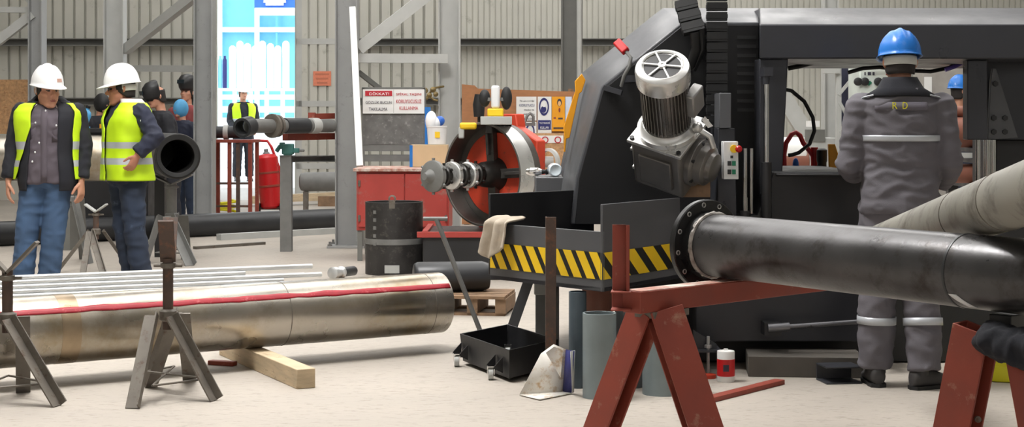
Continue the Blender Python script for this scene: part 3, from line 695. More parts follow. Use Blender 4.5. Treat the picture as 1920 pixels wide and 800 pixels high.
# ------------------------------------------------------------------ the band saw
def pts(lst, d): return [at(x, y, d) for x, y in lst]
hull_black = M('hull_black', sr(27, 27, 29), .5, var=.12, scale=4, spec=.35)
saw = thing('band_saw', 'large charcoal band saw with a tilted gearmotor and hazard-striped table', 'saw machine', az(1400, 9.4, 0))
inner = [(1070, 420), (1080, 332), (1127, 163), (1278, 42), (1424, 42), (1424, 420)]
outer = [(1046, 420), (1058, 325), (1097, 133), (1243, 15), (1424, 15), (1424, 420)]
dF, dC, dK = 9.35, 9.75, 10.6
def hull(name, inner, outer, dF, dC, dK, mats):
    m = MB(); P = pts(inner, dF); Q = pts(outer, dC)
    # keep the outline the same size in metres when moved back
    Bk = [V((p.x, dK, p.z)) for p in Q]
    m.loft([P, Q, Bk], True); return m.build(name, mats, saw, bevel=.008)
hull('bow_frame', inner, outer, dF, dC, dK, M('bow_grey', sr(74, 75, 79), .42, var=.1, scale=4))
m = MB(); m.prism([at(x, y, dF) for x, y in ((1078, 420), (1086, 334), (1131, 168), (1281, 47), (1422, 47), (1422, 420))], (0, -.012, 0)); m.build('front_cover', hull_black, saw, bevel=.003)
bi = [(1424, 46), (1990, 46), (1990, 110), (1424, 110)]
bo = [(1424, 15), (1990, 15), (1990, 118), (1424, 118)]
hull('top_beam', bi, bo, 9.1, 9.45, 10.4, dark_steel)
m = MB(); m.prism(pts([(1424, 110), (1478, 110), (1462, 420), (1424, 420)], 9.15), (0, .8, 0)); m.build('pillar', dark_steel, saw, bevel=.006)
m = MB(); m.prism(pts([(1814, 112), (1852, 112), (1852, 262), (1814, 262)], 9.2), (0, .1, 0)); m.prism(pts([(1850, 112), (1990, 112), (1990, 262), (1850, 262)], 9.45), (0, .4, 0)); m.build('pillar', dark_steel, saw, bevel=.006)
m = MB(); m.prism(pts([(1861, 128), (1868, 128), (1909, 258), (1852, 262), (1858, 150)], 9.36), (0, .03, 0)); gp = m.build('gusset_plate', mid_steel, saw, bevel=.003)
for x, y in ((1863, 221), (1884, 221), (1863, 247), (1884, 247), (1866, 157)):
    m = MB(); c = at(x, y, 9.36); m.cyl(c, c - V((0, .014, 0)), .0165, n=6); m.build('bolt', black_paint, gp)
for x, r_ in ((1834, .016), (1851, .02), (1862, .016)):
    m = MB(); m.cyl(at(x, 262, 9.35), at(x, 470, 9.35), r_, n=16); m.build('guide_rod', chrome, saw)
m = MB(); m.prism(pts([(1868, 262), (1990, 262), (1990, 420), (1868, 420)], 9.6), (0, .5, 0)); m.build('side_cover', black_paint, saw, bevel=.005)
# base body
m = MB(); m.prism(pts([(1302, 404), (1420, 404), (1450, 322), (1625, 322), (1625, 678), (1302, 678)], 9.0), (0, 1.3, 0))  # black body carried down to the floor in place of the shadow underneath
m.prism(pts([(1455, 325), (1620, 325), (1620, 330), (1455, 330)], 8.98), (0, .02, 0)); m.build('base', black_paint, saw, bevel=.008)
m = MB(); m.prism(pts([(1305, 520), (1640, 520), (1640, 640), (1345, 640), (1305, 652)], 8.75), (0, 1.2, 0)); m.build('bed', dark_steel, saw, bevel=.006)
m = MB(); m.prism(pts([(1640, 420), (1990, 420), (1990, 678), (1640, 678)], 9.0), (0, 1.0, 0)); m.build('bed_extension', black_paint, saw, bevel=.006)
m = MB(); m.cyl(at(1478, 612, 8.62), at(1650, 600, 8.62), .013, n=14); m.cyl(at(1440, 615, 8.62), at(1480, 612, 8.62), .024, n=14); m.build('feed_cylinder', M('dull_rod', sr(120, 120, 124), .3, metal=.7), saw)
m = MB(); m.box(at(1445, 614, 8.7), (.09, .15, .07)); m.build('cylinder_mount', black_paint, saw)
m = MB(); m.box(at(1640, 600, 8.7), (.06, .15, .06)); m.build('cylinder_mount', black_paint, saw)
for x, y in ((1316, 0), (1700, 0), (1800, 0)):
    m = MB(); q = az(x, 9.6, 0); m.box(q + V((0, 0, .13)), (.12, .3, .26)); m.build('foot', black_paint, saw)
m = MB(); q = at(1330, 640, 8.55)
m.prism([at(1300, 618, 8.5), at(1344, 645, 8.5), at(1344, 654, 8.5), at(1300, 654, 8.5)], (0, .012, 0)); m.prism([at(1300, 618, 8.65), at(1344, 645, 8.65), at(1344, 654, 8.65), at(1300, 654, 8.65)], (0, .012, 0)); m.box(at(1322, 651, 8.6), (.14, .3, .012)); m.build('levelling_bracket', dark_steel, saw)
q = az(1330, 8.42, 0)
m = MB(); m.cyl(q + V((0, .05, .02)), q + V((0, .05, .22)), .009, n=10); m.cyl(q + V((0, .05, .16)), q + V((0, .05, .175)), .02, n=6); m.build('levelling_screw', cast_steel, saw)
m = MB(); m.lathe(q + V((0, .05, 0)), (0, 0, 1), [(.04, 0), (.042, .006), (.042, .02), (.015, .026)], n=20); m.build('levelling_foot', red_orange, saw)
# tray table with the hazard stripes
zb_, zt_, zr_ = .505, .805, .942
Ct, Lt, Rt = az(1130, 8.0, 0), az(919, 8.68, 0), az(1275, 8.72, 0)
Bt, Bl = az(1420, 10.0, 0), az(1000, 10.1, 0)
th = .012
def wall(a_, b_, z0, z1, t_=.014, mi=0, m=None):
    d = (b_-a_).normalized(); n_ = V((-d.y, d.x, 0)); n_ = n_ if n_.y > 0 else -n_
    m.hexa([a_+V((0, 0, z0)), b_+V((0, 0, z0)), b_+n_*t_+V((0, 0, z0)), a_+n_*t_+V((0, 0, z0)), a_+V((0, 0, z1)), b_+V((0, 0, z1)), b_+n_*t_+V((0, 0, z1)), a_+n_*t_+V((0, 0, z1))], mi)
m = MB(); wall(Lt, Ct, zb_, zt_, m=m); m.build('left_panel', mid_steel, saw, bevel=.003)
m = MB(); wall(Ct, Rt, zb_, zr_, m=m); m.build('right_panel', mid_steel, saw, bevel=.003)
m = MB(); m.plan([Ct, Rt, Bt, Bl, Lt], zb_, zb_ + .02); m.build('tray_floor', dark_steel, saw)
m = MB(); wall(az(919, 8.9, 0), az(1114, 9.5, 0), zb_, .955, m=m); m.build('back_panel', black_paint, saw, bevel=.003)
m = MB(); wall(Lt, az(919, 8.9, 0), zb_, zt_, m=m); m.build('end_panel', mid_steel, saw)
m = MB(); m.prism(pts([(1004, 332), (1060, 332), (1110, 332), (1110, 420), (1004, 420)], 9.9), (0, .5, 0)); m.build('tray_box', mid_steel, saw, bevel=.006)
hz = MB()
def stripes(a_, b_, z0, z1, f0, f1, n_, lean, w):
    d = (b_-a_); L = d.length; d = d/L; o = V((d.y, -d.x, 0)); o = o if o.y < 0 else -o
    def P(u, z, e): return a_ + d*u + V((0, 0, z)) + o*e
    hz.add([P(f0*L, z0, .002), P(f1*L, z0, .002), P(f1*L, z1, .002), P(f0*L, z1, .002)], [(0, 1, 2, 3)], 0)
    span = (f1-f0)*L
    for k in range(-1, n_+2):
        u = f0*L + span*k/n_
        poly = [(u, z1), (u+w, z1), (u+w+lean, z0), (u+lean, z0)]
        lo, hi = f0*L, f1*L
        # clip the slanted stripe to the ends of the band
        out = []
        for side_, lim in ((1, lo), (-1, hi)):
            out = []
            for i in range(len(poly)):
                p, q = poly[i], poly[(i+1) % len(poly)]
                ip, iq = side_*(p[0]-lim) >= 0, side_*(q[0]-lim) >= 0
                if ip: out.append(p)
                if ip != iq:
                    s_ = (lim-p[0])/(q[0]-p[0]); out.append((lim, p[1]+s_*(q[1]-p[1])))
            poly = out
            if len(poly) < 3: break
        if len(poly) >= 3: hz.add([P(x, z, .003) for x, z in poly], [tuple(range(len(poly)))], 1)
stripes(Lt, Ct, .565, .70, .004, .998, 9, .085, .062)
stripes(Ct, Rt, .565, .70, .002, .97, 4, .17, .12)
o = hz.build('hazard_stripes', [hazard_black, yellow], saw)
# table supports
m = MB(); m.prof(az(1003, 9.5, .52), az(946, 9.55, .0), [(-.03, -.015), (.03, -.015), (.03, .015), (-.03, .015)], up=(0, -1, 0)); m.build('diagonal_strut', mid_steel, saw)
m = MB(); m.box(az(1026, 9.55, .255), (.14, .1, .51)); m.build('leg', stand_grey, saw, bevel=.004)
m = MB(); m.box(az(1022, 9.47, .42), (.13, .06, .17)); m.build('junction_box', pale_steel, saw, bevel=.006)
m = MB(); m.box(az(1250, 9.5, .25), (.5, .6, .5)); m.build('pedestal', black_paint, saw)
# gearmotor
GM = V((0, 0, 0)); u = V((-.13, -.66, .73)).normalized()
v_ = (V((1, 0, 0)) - u*u.x).normalized(); w_ = u.cross(v_)
rot = Matrix.Rotation(math.radians(-33), 3, u); v_, w_ = rot @ v_, rot @ w_
R = Matrix((v_, w_, u)).transposed()
FB = at(1252, 238, 8.80)
def P3(x, y, z): return FB + R @ V((x, y, z))
m = MB(); m.lathe(FB, u, [(.10, -.02), (.168, -.018), (.168, .012), (.15, .02), (.135, .04)], n=40); m.build('motor_flange', alu, saw)
m = MB(); m.lathe(FB, u, [(.108, .02), (.112, .04), (.112, .33), (.108, .35)], n=40)
for k in range(40):
    a_ = 2*PI*k/40; dr = R @ V((math.cos(a_), math.sin(a_), 0)); tg = R @ V((-math.sin(a_), math.cos(a_), 0))
    m.prof(FB + u*.045 + dr*.121, FB + u*.345 + dr*.121, [(-.0022, -.012), (.0022, -.012), (.0022, .012), (-.0022, .012)], up=dr)
mo = m.build('motor_body', M('motor_grey', sr(128, 124, 120), .36, metal=.65, var=.12, scale=8), saw)
m = MB(); m.lathe(FB, u, [(.140, .335), (.147, .34), (.149, .415), (.143, .435), (.118, .452), (.112, .452), (.112, .44), (.02, .43)], n=48); fc = m.build('fan_cover', alu, saw)
m = MB(); m.lathe(FB, u, [(.107, .445), (.110, .449), (.118, .4525), (.118, .445)], n=40, cap=False)
m.lathe(FB, u, [(.022, .44), (.022, .456), (.008, .456), (.008, .45)], n=20)
for k in range(6):
    a_ = 2*PI*k/6 + .3; dr = R @ V((math.cos(a_), math.sin(a_), 0)); m.bar(FB + u*.449 + dr*.02, FB + u*.449 + dr*.108, .009, .006, up=u)
m.build('fan_guard', white_paint, fc)
m = MB(); m.lathe(FB, u, [(.10, .4405), (.02, .441), (.0, .441)], n=30, cap=False); m.build('grille_disc', black_paint, fc)
m = MB(); c = P3(.145, .06, .20); m.box(c, (.06, .12, .15), R); m.build('terminal_box', cast_steel, saw, bevel=.01)
# gearbox below
m = MB(); s_ = .155
m.hexa([P3(-s_, -s_, -.36), P3(s_, -s_, -.36), P3(s_, s_, -.36), P3(-s_, s_, -.36), P3(-s_, -s_, -.02), P3(s_, -s_, -.02), P3(s_, s_, -.02), P3(-s_, s_, -.02)]); gear_m = M('gear_grey', sr(122, 119, 116), .38, metal=.6, var=.14, scale=8)
gbx = m.build('gearbox', gear_m, saw, bevel=.02, seg=3)
m = MB(); m.box(P3(0, 0, -.03), (.335, .335, .022), R); m.build('top_plate', alu, gbx, bevel=.004)
for sx in (-1, 1):
    for sy in (-1, 1):
        m = MB(); m.lathe(P3(sx*.145, sy*.145, -.02), u, [(.014, 0), (.014, .012)], n=6); m.build('bolt', black_paint, gbx)
for z in (-.11, -.25):
    m = MB(); m.box(P3(-s_-.004, -.02, z), (.016, .25, .02), R); m.build('rib', alu, gbx, bevel=.004)
# output boss on the face that looks right-forward
fn = None
cand = [v_, -v_, w_, -w_]
fn = max(cand, key=lambda q: q.x - q.y*.9)
ot = u.cross(fn)
c = FB - u*.20 + fn*s_
m = MB(); m.lathe(c, fn, [(.135, -.01), (.135, .03), (.125, .04), (.112, .045), (.112, .09), (.085, .10), (.08, .125), (.07, .13), (.0, .13)], n=40); bs = m.build('output_boss', gear_m, gbx, bevel=.002)
for k in range(6):
    a_ = 2*PI*k/6+.3; q = c + fn*.03 + (u*math.cos(a_) + ot*math.sin(a_))*.123; m = MB(); m.cyl(q, q + fn*.016, .011, n=6); m.build('bolt', black_paint, bs)
fo = max([q for q in cand if abs(q.dot(fn)) < .5], key=lambda q: -q.y - q.x*.3)
c = FB - u*.2 + fo*s_
m = MB(); m.box(c + fo*.004, (.2, .03, .2), Matrix((fo.cross(u), fo, u)).transposed()); m.build('side_cover_plate', gear_m, gbx, bevel=.006)
m = MB()
c = FB - u*.20 + fn*s_*.4 - u*.16
m.box(at(1303, 352, 9.0), (.16, .1, .1)); m.build('mount_block', pallet_wood, saw)
m = MB(); c0 = P3(.11, .02, -.005); m.tube([c0, c0 + V((.06, -.03, .01)), c0 + V((.12, -.04, -.03)), c0 + V((.14, -.02, -.09))], .018, n=10); m.ell(c0 + V((.05, -.05, .02)), (.03, .03, .03)); m.build('vent_fitting', alu, saw)
m = MB(); m.prism([at(1322, 218, 8.62), at(1337, 236, 8.62), at(1328, 240, 8.62), at(1316, 225, 8.62)], (0, .01, 0)); m.build('tag_plate', white_paint, saw)
# cable chains
def chain(p, w, dpt, label, lab2=None):
    t_ = None
    m = MB(); n_ = max(2, int((p[0]-p[-1]).length/.055))
    for i in range(len(p)-1):
        L = (p[i+1]-p[i]).length; k_ = max(1, int(L/.055)); d = (p[i+1]-p[i])/k_
        for j in range(k_):
            a_ = p[i] + d*j
            m.bar(a_ + d*.06, a_ + d*.94, w, dpt, up=(0, -1, 0)); m.bar(a_ + d*.3, a_ + d*.7, w*1.04, dpt*1.06, up=(0, -1, 0))
    return m.build(label, black_rubber, saw)
chain([at(1282, -70, 9.3), at(1284, 0, 9.28), at(1302, 62, 9.2)], .125, .05, 'cable_chain')
chain([at(1344, -70, 9.2), at(1344, 40, 9.2), at(1344, 235, 9.2)], .115, .05, 'cable_chain')
m = MB(); m.tube([at(1302, 60, 9.2), at(1306, 90, 9.22), at(1296, 120, 9.28), at(1280, 135, 9.34)], .03, n=10); m.tube([at(1315, 50, 9.2), at(1318, 90, 9.22), at(1300, 130, 9.3)], .02, n=8); m.build('cable', black_rubber, saw)
m = MB()
for i in range(9): m.box(at(1400, 70 + i*17, 9.34), (.11, .012, .02))
m.build('louvre', black_paint, saw)
m = MB(); m.prism(pts([(1349, 174), (1371, 174), (1371, 240), (1349, 240)], 8.95), (0, .42, 0)); m.build('cover_plate', mid_steel, saw, bevel=.004)
m = MB(); m.prism(pts([(1346, 240), (1378, 240), (1382, 420), (1346, 420)], 9.0), (0, .4, 0)); m.build('control_post', dark_steel, saw, bevel=.004)
cbx = MB(); cbx.prism(pts([(1356, 265), (1384, 265), (1385, 336), (1357, 336)], 8.85), (0, .09, 0)); cb = cbx.build('control_box', white_plastic, saw, bevel=.004)
c = at(1376, 279, 8.85)
m = MB(); m.cyl(c, c - V((0, .012, 0)), .022, n=20); m.build('yellow_collar', yellow, cb)
m = MB(); m.lathe(c + V((.012, 0, 0)), (.25, -1, 0), [(.01, .01), (.012, .03), (.018, .032), (.02, .042), (.014, .05), (0, .051)], n=18); m.build('emergency_button', red_gloss, cb)
for y_ in (306, 322):
    m = MB(); m.box(at(1367.5, y_, 8.848), (.02, .012, .026)); m.build('black_button', black_paint, cb)
    m = MB(); m.box(at(1376, y_, 8.848), (.02, .012, .026)); m.build('green_button', green_print, cb)
m = MB(); m.box(at(1372, 294, 8.849), (.015, .008, .015)); m.build('black_button', black_paint, cb)
# hydraulic rods by the pillar
for x, y0, y1, r_ in ((1437, 140, 305, .0145), (1397, 278, 400, .013), (1409, 278, 400, .01), (1399, 370, 420, .01)):
    m = MB(); m.cyl(at(x, y0, 8.98), at(x, y1, 8.98), r_, n=14); m.build('piston_rod', chrome, saw)
m = MB(); m.box(at(1437, 135, 9.03), (.05, .16, .05)); m.cyl(at(1437, 140, 8.98), at(1437, 158, 8.98), .019, n=12); m.build('rod_clevis', dark_steel, saw)
m = MB(); m.cyl(at(1437, 304, 8.98), at(1437, 420, 8.98), .03, n=16); m.cyl(at(1397, 395, 8.98), at(1397, 430, 8.98), .03, n=16); m.build('cylinder_barrel', black_paint, saw)
# yellow guard bracket and red switch on the sloping edge
m = MB(); m.prism(pts([(1091, 138), (1098, 150), (1091, 172), (1086, 175), (1068, 258), (1062, 260), (1060, 285), (1057, 284), (1058, 255), (1057, 238), (1079, 170), (1078, 152)], 9.62), (0, .03, 0)); m.build('yellow_bracket', amber, saw, bevel=.003)
m = MB(); p0, p1 = at(1156, 78, 9.35), at(1174, 97, 9.3); m.bar(p0, p1, .05, .04, up=(0, -1, 0)); m.build('red_switch', red_gloss, saw, bevel=.008)
m = MB(); m.tube([at(1174, 97, 9.3), at(1183, 108, 9.28), at(1180, 124, 9.27), at(1170, 143, 9.27), at(1165, 162, 9.3)], .011, n=8); m.build('switch_cable', stand_grey, saw)
m = MB(); m.bar(at(1172, 148, 9.32), at(1195, 147, 9.3), .03, .04); m.bar(at(1132, 164, 9.33), at(1166, 174, 9.3), .03, .03); m.build('pipe_stub', dark_steel, saw)

# ------------------------------------------------------------------ things on and around the table
# cloth over the left corner
def cloth():
    m = MB(); nu, nv = 26, 22; rows = []
    e0, e1 = az(924, 8.66, zt_), az(962, 8.54, zt_)
    d = (e1-e0); o = V((d.y, -d.x, 0)).normalized(); o = o if o.y < 0 else -o
    for i in range(nu+1):
        f = i/nu; row = []
        for j in range(nv+1):
            g_ = j/nv*.30
            fold = .016*math.sin(f*13 + 1.2) * min(1, g_/.08) + .008*noise.noise(V((f*9, g_*12, 0)))
            if g_ < .10:
                p = e0 + d*(f*1.05 - .1*(g_ < .02)) - o*(.10-g_)*1.0 + V((0, 0, .024 + .008*math.sin(f*9 + g_*20)))
            else:
                h = g_-.10; p = e0 + d*(f*1.05 + (.2-f*.45)*-h*2.2 - h*.6) + o*(.032 + fold + h*.12) + V((0, 0, .02 - h*(.88 + .16*math.sin(f*5))))
            row.append(p)
        rows.append(row)
    m.loft(rows, cap=False, closed=False)
    o_ = m.build('work_cloth', linen, angle=80); s = o_.modifiers.new('thick', 'SOLIDIFY'); s.thickness = .012; s.offset = 1
    o_.modifiers.new('sub', 'SUBSURF').levels = 1; o_.modifiers['sub'].render_levels = 1
    tag(o_, 'crumpled beige rag draped over the corner of the striped table', 'rag')
cloth()
# clear bottle and shiny spindle on the tray box
m = MB(); q0, q1 = at(986, 320, 10.2), at(1020, 321, 10.1)
zt2 = at(0, 332, 9.9).z
t = thing('grease_gun', 'chrome spindle tool lying on the grey box behind the striped table', 'tool', (q0.x, 10.1, zt2))
m.lathe(V((q0.x, 10.1, zt2+.028)), (1, -.1, 0), [(.012, 0), (.02, .01), (.026, .03), (.026, .075), (.016, .1)], n=18); m.build('body', chrome, t)
m = MB(); m.lathe(V((q0.x+.10, 10.09, zt2+.028)), (1, -.1, 0), [(.016, 0), (.012, .02), (.02, .03), (.014, .04)], n=14); m.build('nozzle', black_paint, t)
t = thing('plastic_bottle', 'clear plastic bottle lying base outwards on the grey box', 'bottle', (at(1041, 320, 10).x, 10.0, zt2))
m = MB(); c = V((at(1041, 320, 10).x, 9.93, zt2+.043)); m.lathe(c, (-.05, 1, 0), [(.02, .006), (.034, .0), (.042, .01), (.042, .14), (.02, .18), (.014, .2)], n=24); m.build('body', M('clear_plastic', sr(216, 228, 236), .15, var=.05, spec=.8), t)
m = MB(); m.lathe(c + V((-.01, .2, 0)), (-.05, 1, 0), [(.016, -.0), (.016, .02)], n=14); m.build('cap', blue_plastic, t)
# upright pipe offcuts below the table
def offcut(px, d, r_, h, mat, label, cap=.006, name='pipe_offcut'):
    m = MB(); c = az(px, d, 0); m.pipe(c, c + V((0, 0, h)), r_, r_-.008, n=36); tag(m.build(name, mat, bevel=.001), label, 'pipe offcut', 'pipe offcuts standing under the striped table')
offcut(1124, 7.88, .083, .415, blue_grey, 'front blue-grey pipe offcut standing under the striped table corner')
offcut(1083, 8.17, .045, .49, M('blue_grey_dark', sr(84, 98, 108), .5, var=.15), 'narrow dark blue-grey offcut left of the front one under the table')
offcut(1120, 8.36, .08, .495, brown_pipe, 'red-brown pipe offcut showing above the front blue-grey one')
offcut(1180, 8.2, .075, .43, M('dark_offcut', sr(78, 84, 88), .5, var=.15), 'dark grey pipe offcut seen between the sawhorse leg and stripes')
offcut(1240, 7.98, .095, .43, blue_grey, 'grey pipe offcut standing behind the splayed sawhorse legs')
# dark rusty post
m = MB(); q = az(1043, 8.06, 0); m.prof(q, q + V((0, 0, .875)), [(0, 0), (.054, 0), (.054, .05), (.046, .05), (.046, .008), (0, .008)], up=(0, 1, 0)); tag(m.build('rusty_post', rust_dark, bevel=.002), 'dark rusty angle post standing in front of the striped table', 'post')
# black cart box with casters and T handle
K = thing('scrap_cart', 'low black steel box on casters in front of the striped table', 'cart', gd(955, 716))
fr, lf, rt_ = az(955, 8.30, 0), az(862, 8.95, 0), az(1047, 8.72, 0); bk = lf + rt_ - fr
zc0, zc1 = .02, .172
m = MB()
def inset(p, cen, f): return p + (cen-p).normalized()*f
cen = (fr+lf+rt_+bk)/4
oq = [fr, rt_, bk, lf]; oi = [inset(p, cen, .012) for p in oq]; ob = [inset(p, cen, .02) for p in oq]; obi = [inset(p, cen, .03) for p in oq]
m.loft([[p+V((0, 0, zc0)) for p in ob], [p+V((0, 0, zc1)) for p in oq], [p+V((0, 0, zc1)) for p in oi], [p+V((0, 0, zc0+.01)) for p in obi]], True)
m.build('box', black_paint, K, bevel=.002)
for (p, q, f) in ((lf, fr, .10), (lf, fr, .80)):
    for e in (-.05, .05):
        d = (q-p).normalized(); n_ = V((d.y, -d.x, 0)); n_ = n_ if n_.y < 0 else -n_
        c = p + (q-p)*f + d*e
        m = MB(); m.prism([c + V((0, 0, .04)), c + n_*.05 + V((0, 0, .065)), c + n_*.05 + V((0, 0, .075)), c + V((0, 0, .125))], d*.006); m.build('bracket', black_paint, K)
def caster(c):
    m = MB(); m.cyl(c + V((-.013, 0, .031)), c + V((.013, 0, .031)), .031, n=18); w = m.build('caster', pale_steel, K)
    m = MB(); m.box(c + V((-.018, 0, .052)), (.003, .02, .045)); m.box(c + V((.018, 0, .052)), (.003, .02, .045)); m.box(c + V((0, 0, .07)), (.04, .04, .004)); m.build('fork', chrome, w)
d = (fr-lf).normalized(); n_ = V((d.y, -d.x, 0)); n_ = n_ if n_.y < 0 else -n_
caster(lf + (fr-lf)*.10 + n_*.045); caster(lf + (fr-lf)*.80 + n_*.045); caster(rt_ + (cen-rt_)*.25); caster(bk + (cen-bk)*.25)
h0 = lf + (bk-lf)*.5 + V((0, 0, .10)); h1 = at(818, 410, 9.2)
m = MB(); m.cyl(h0, h1, .014, n=12); m.cyl(h1 + V((-.075, 0, .0)), h1 + V((.065, 0, .0)), .012, n=12); m.build('tee_handle', stand_grey, K)
m = MB(); m.ell((cen.x-.03, cen.y, .07), (.07, .05, .03)); o = m.build('swarf_lump', rust_dark, K)
m = MB(); c = (fr+lf+rt_+bk)/4; m.box(c + V((0, 0, .06)), (.2, .2, .02)); m.build('scrap_layer', rust_dark, K)
# dustpan
t = thing('dustpan', 'bent sheet metal scoop with a blue edge standing beside the offcuts', 'scoop', gd(1020, 745))
a0, a1, a2, a3 = gd(974, 742), gd(1012, 751), gd(1072, 739), az(1056, 8.0, 0)
tp = az(1038, 7.99, .245); tp2 = az(1062, 7.98, .22)
m = MB(); up_ = V((0, 0, .008))
m.add([a0+up_, a1+up_, a2+up_, a3+up_], [(0, 1, 2, 3)]); m.add([a0+up_, a3+up_, tp2, tp, az(1014, 7.98, .20)], [(0, 1, 2, 3, 4)])
o = m.build('pan', M('pan_sheet', sr(226, 222, 214), .5, metal=.1, var=.08, scale=12, col2=sr(190, 160, 122), amt=.3), t); s = o.modifiers.new('thick', 'SOLIDIFY'); s.thickness = .004
m = MB(); m.add([a3+up_, a2+up_, az(1077, 7.86, .23), tp2], [(0, 1, 2, 3)]); o = m.build('blue_side', navy_print, t); s = o.modifiers.new('thick', 'SOLIDIFY'); s.thickness = .004
m = MB(); m.add([a2+up_+V((.004, -.004, 0)), a2+up_+V((.012, .02, 0)), az(1078.5, 7.88, .23), az(1070, 7.84, .23)], [(0, 1, 2, 3)]); o = m.build('pale_edge', pale_steel, t); s = o.modifiers.new('thick', 'SOLIDIFY'); s.thickness = .003
# pallet with a black pipe length
t = thing('pallet', 'small wooden pallet under the short black pipe', 'pallet', gd(896, 585))
pc = az(896, 11.45, 0); R = Matrix.Rotation(math.radians(-8), 3, 'Z')
for k in range(5):
    m = MB(); m.box(pc + R @ V((0, -.22+.11*k, .128)), (.46, .085, .02), R); m.build('slat', pallet_wood, t)
for k in range(3):
    m = MB(); m.box(pc + R @ V((-.2+.2*k, 0, .068)), (.075, .5, .10), R); m.build('bearer', pallet_wood, t)
for k in (-1, 1):
    m = MB(); m.box(pc + R @ V((0, .2*k, .009)), (.46, .085, .018), R); m.build('slat', pallet_wood, t)
q0, q1 = at(776, 520, 11.45), at(916, 516, 11.55); r_ = .108; q0.z = q1.z = .138 + r_
dd = (q1-q0).normalized(); L = (q1-q0).length
m = MB(); m.lathe(q0, dd, [(.09, 0), (r_-.012, .004), (r_, .03), (r_, L-.05), (r_-.012, L-.012), (.09, L)], n=40); tag(m.build('short_pipe', pipe_black2), 'short black pipe length lying on the small pallet', 'pipe')
# oil can
t = thing('oil_can', 'red and white can on the floor under the band saw', 'can', az(1361, 8.36, 0))
c = az(1361, 8.36, 0)
m = MB(); m.lathe(c, (0, 0, 1), [(.044, 0), (.046, .004), (.046, .155), (.044, .16), (.03, .162), (.012, .164), (.012, .17), (0, .17)], n=26); m.build('can_body', white_paint, t)
m = MB(); m.lathe(c, (0, 0, 1), [(.0455, .03), (.0468, .031), (.0468, .118), (.0455, .119)], n=26, cap=False); m.build('red_label', red_gloss, t)
m = MB(); m.box(c + V((-.005, -.047, .075)), (.03, .003, .035)); m.build('dark_mark', dark_print, t)
# loose red flat bar and floor slab
m = MB(); m.prof(gd(1325, 754)+V((0, 0, .012)), gd(1462, 719)+V((0, 0, .012)), [(-.03, -.012), (.03, -.012), (.03, .012), (-.03, .012)]); tag(m.build('flat_bar', red_lead, bevel=.002), 'red flat bar lying on the floor beyond the sawhorse legs', 'bar')
m = MB(); p0, p1 = az(1592, 8.35, .05), az(1400, 8.85, .05)
m.prof(az(1612, 8.62, .055), az(1400, 8.68, .055), [(-.17, -.055), (.17, -.055), (.17, .055), (-.17, .055)]); tag(m.build('steel_slab', M('slab_steel', sr(84, 79, 73), .7, var=.2, scale=6, col2=sr(80, 76, 72), amt=.3), bevel=.004), 'dark steel slab lying on the floor in front of the saw bed', 'slab')
m = MB(); m.prof(az(1540, 8.33, .045), az(1606, 8.36, .045), cprof(.16, .09, .008), up=(0, 0, 1)); tag(m.build('channel_offcut', dark_steel, bevel=.002), 'dark channel end lying beside the standing worker in grey', 'channel')
t = thing('yellow_reel', 'yellow round tub on the floor at the right edge', 'tub', az(1880, 8.45, 0))
m = MB(); m.lathe(az(1880, 8.45, 0), (0, 0, 1), [(.13, 0), (.142, .005), (.15, .08), (.147, .085), (.152, .12), (.16, .155), (.164, .158), (.164, .165), (.15, .165), (.138, .02), (.0, .02)], n=36); m.build('tub_body', lime_yellow, t)

# ------------------------------------------------------------------ big ring on the red positioner
dR = 14.0; rc = at(903, 327, dR); azr = math.radians(41)
ra = V((-math.sin(azr), -math.cos(azr), 0.0)).normalized()         # axis, towards the camera and left
t = thing('ring_positioner', 'red welding positioner holding a big open steel ring on its chuck', 'machine', (rc.x, rc.y+.3, 0))
m = MB(); m.pipe(rc, rc - ra*.19, .455, .435, n=72, mi=0, mi_in=1); m.build('steel_ring', [alu, M('ring_inside', sr(92, 88, 84), .4, metal=.4, var=.25, scale=5)], t, bevel=.003)
m = MB(); m.cyl(rc - ra*.195, rc - ra*.27, .452, n=60); m.build('back_plate', MATS['ring_inside'], t)
m = MB(); m.cyl(rc - ra*.18, rc - ra*.25, .37, n=48); m.build('face_plate', red_orange, t, bevel=.006)
m = MB(); m.lathe(rc - ra*.178, ra, [(.15, 0), (.13, .04), (.12, .06), (.11, .16), (.08, .2)], n=32); m.build('chuck_hub', M('greasy_black', sr(44, 42, 40), .4, metal=.4, var=.3, scale=14), t)
a, b = frame(ra)
for k in range(4):
    w = PI/2*k + .06; dr = a*math.cos(w) + b*math.sin(w)
    m = MB(); m.bar(rc - ra*.15 + dr*.09, rc - ra*.15 + dr*.42, .085, .06, up=ra); m.bar(rc - ra*.11 + dr*.17, rc - ra*.11 + dr*.36, .03, .05, up=ra); m.box(rc - ra*.12 + dr*.395, (.06, .06, .07)); m.build('chuck_arm', M('arm_steel', sr(74, 72, 70), .4, metal=.4, var=.3, scale=14), t, bevel=.004)
sh = rc - ra*.05
m = MB(); m.cyl(sh - ra*.1, sh + ra*.72, .045, n=20); m.build('spindle', MATS['greasy_black'], t)
for h, r_, mt_ in ((.10, .10, MATS['greasy_black']), (.20, .115, alu), (.29, .10, MATS['greasy_black']), (.40, .12, alu), (.50, .09, MATS['greasy_black']), (.63, .135, stand_grey)):
    m = MB(); m.lathe(sh + ra*h, ra, [(.04, 0), (r_*.9, .003), (r_, .012), (r_, .045), (r_*.9, .055), (.04, .058)], n=30)
    for k in range(6):
        w = 2*PI*k/6; q = sh + ra*(h+.028) + (a*math.cos(w)+b*math.sin(w))*r_; m.cyl(q, q + (a*math.cos(w)+b*math.sin(w))*.02, .014, n=6)
    m.build('spindle_collar', mt_, t)
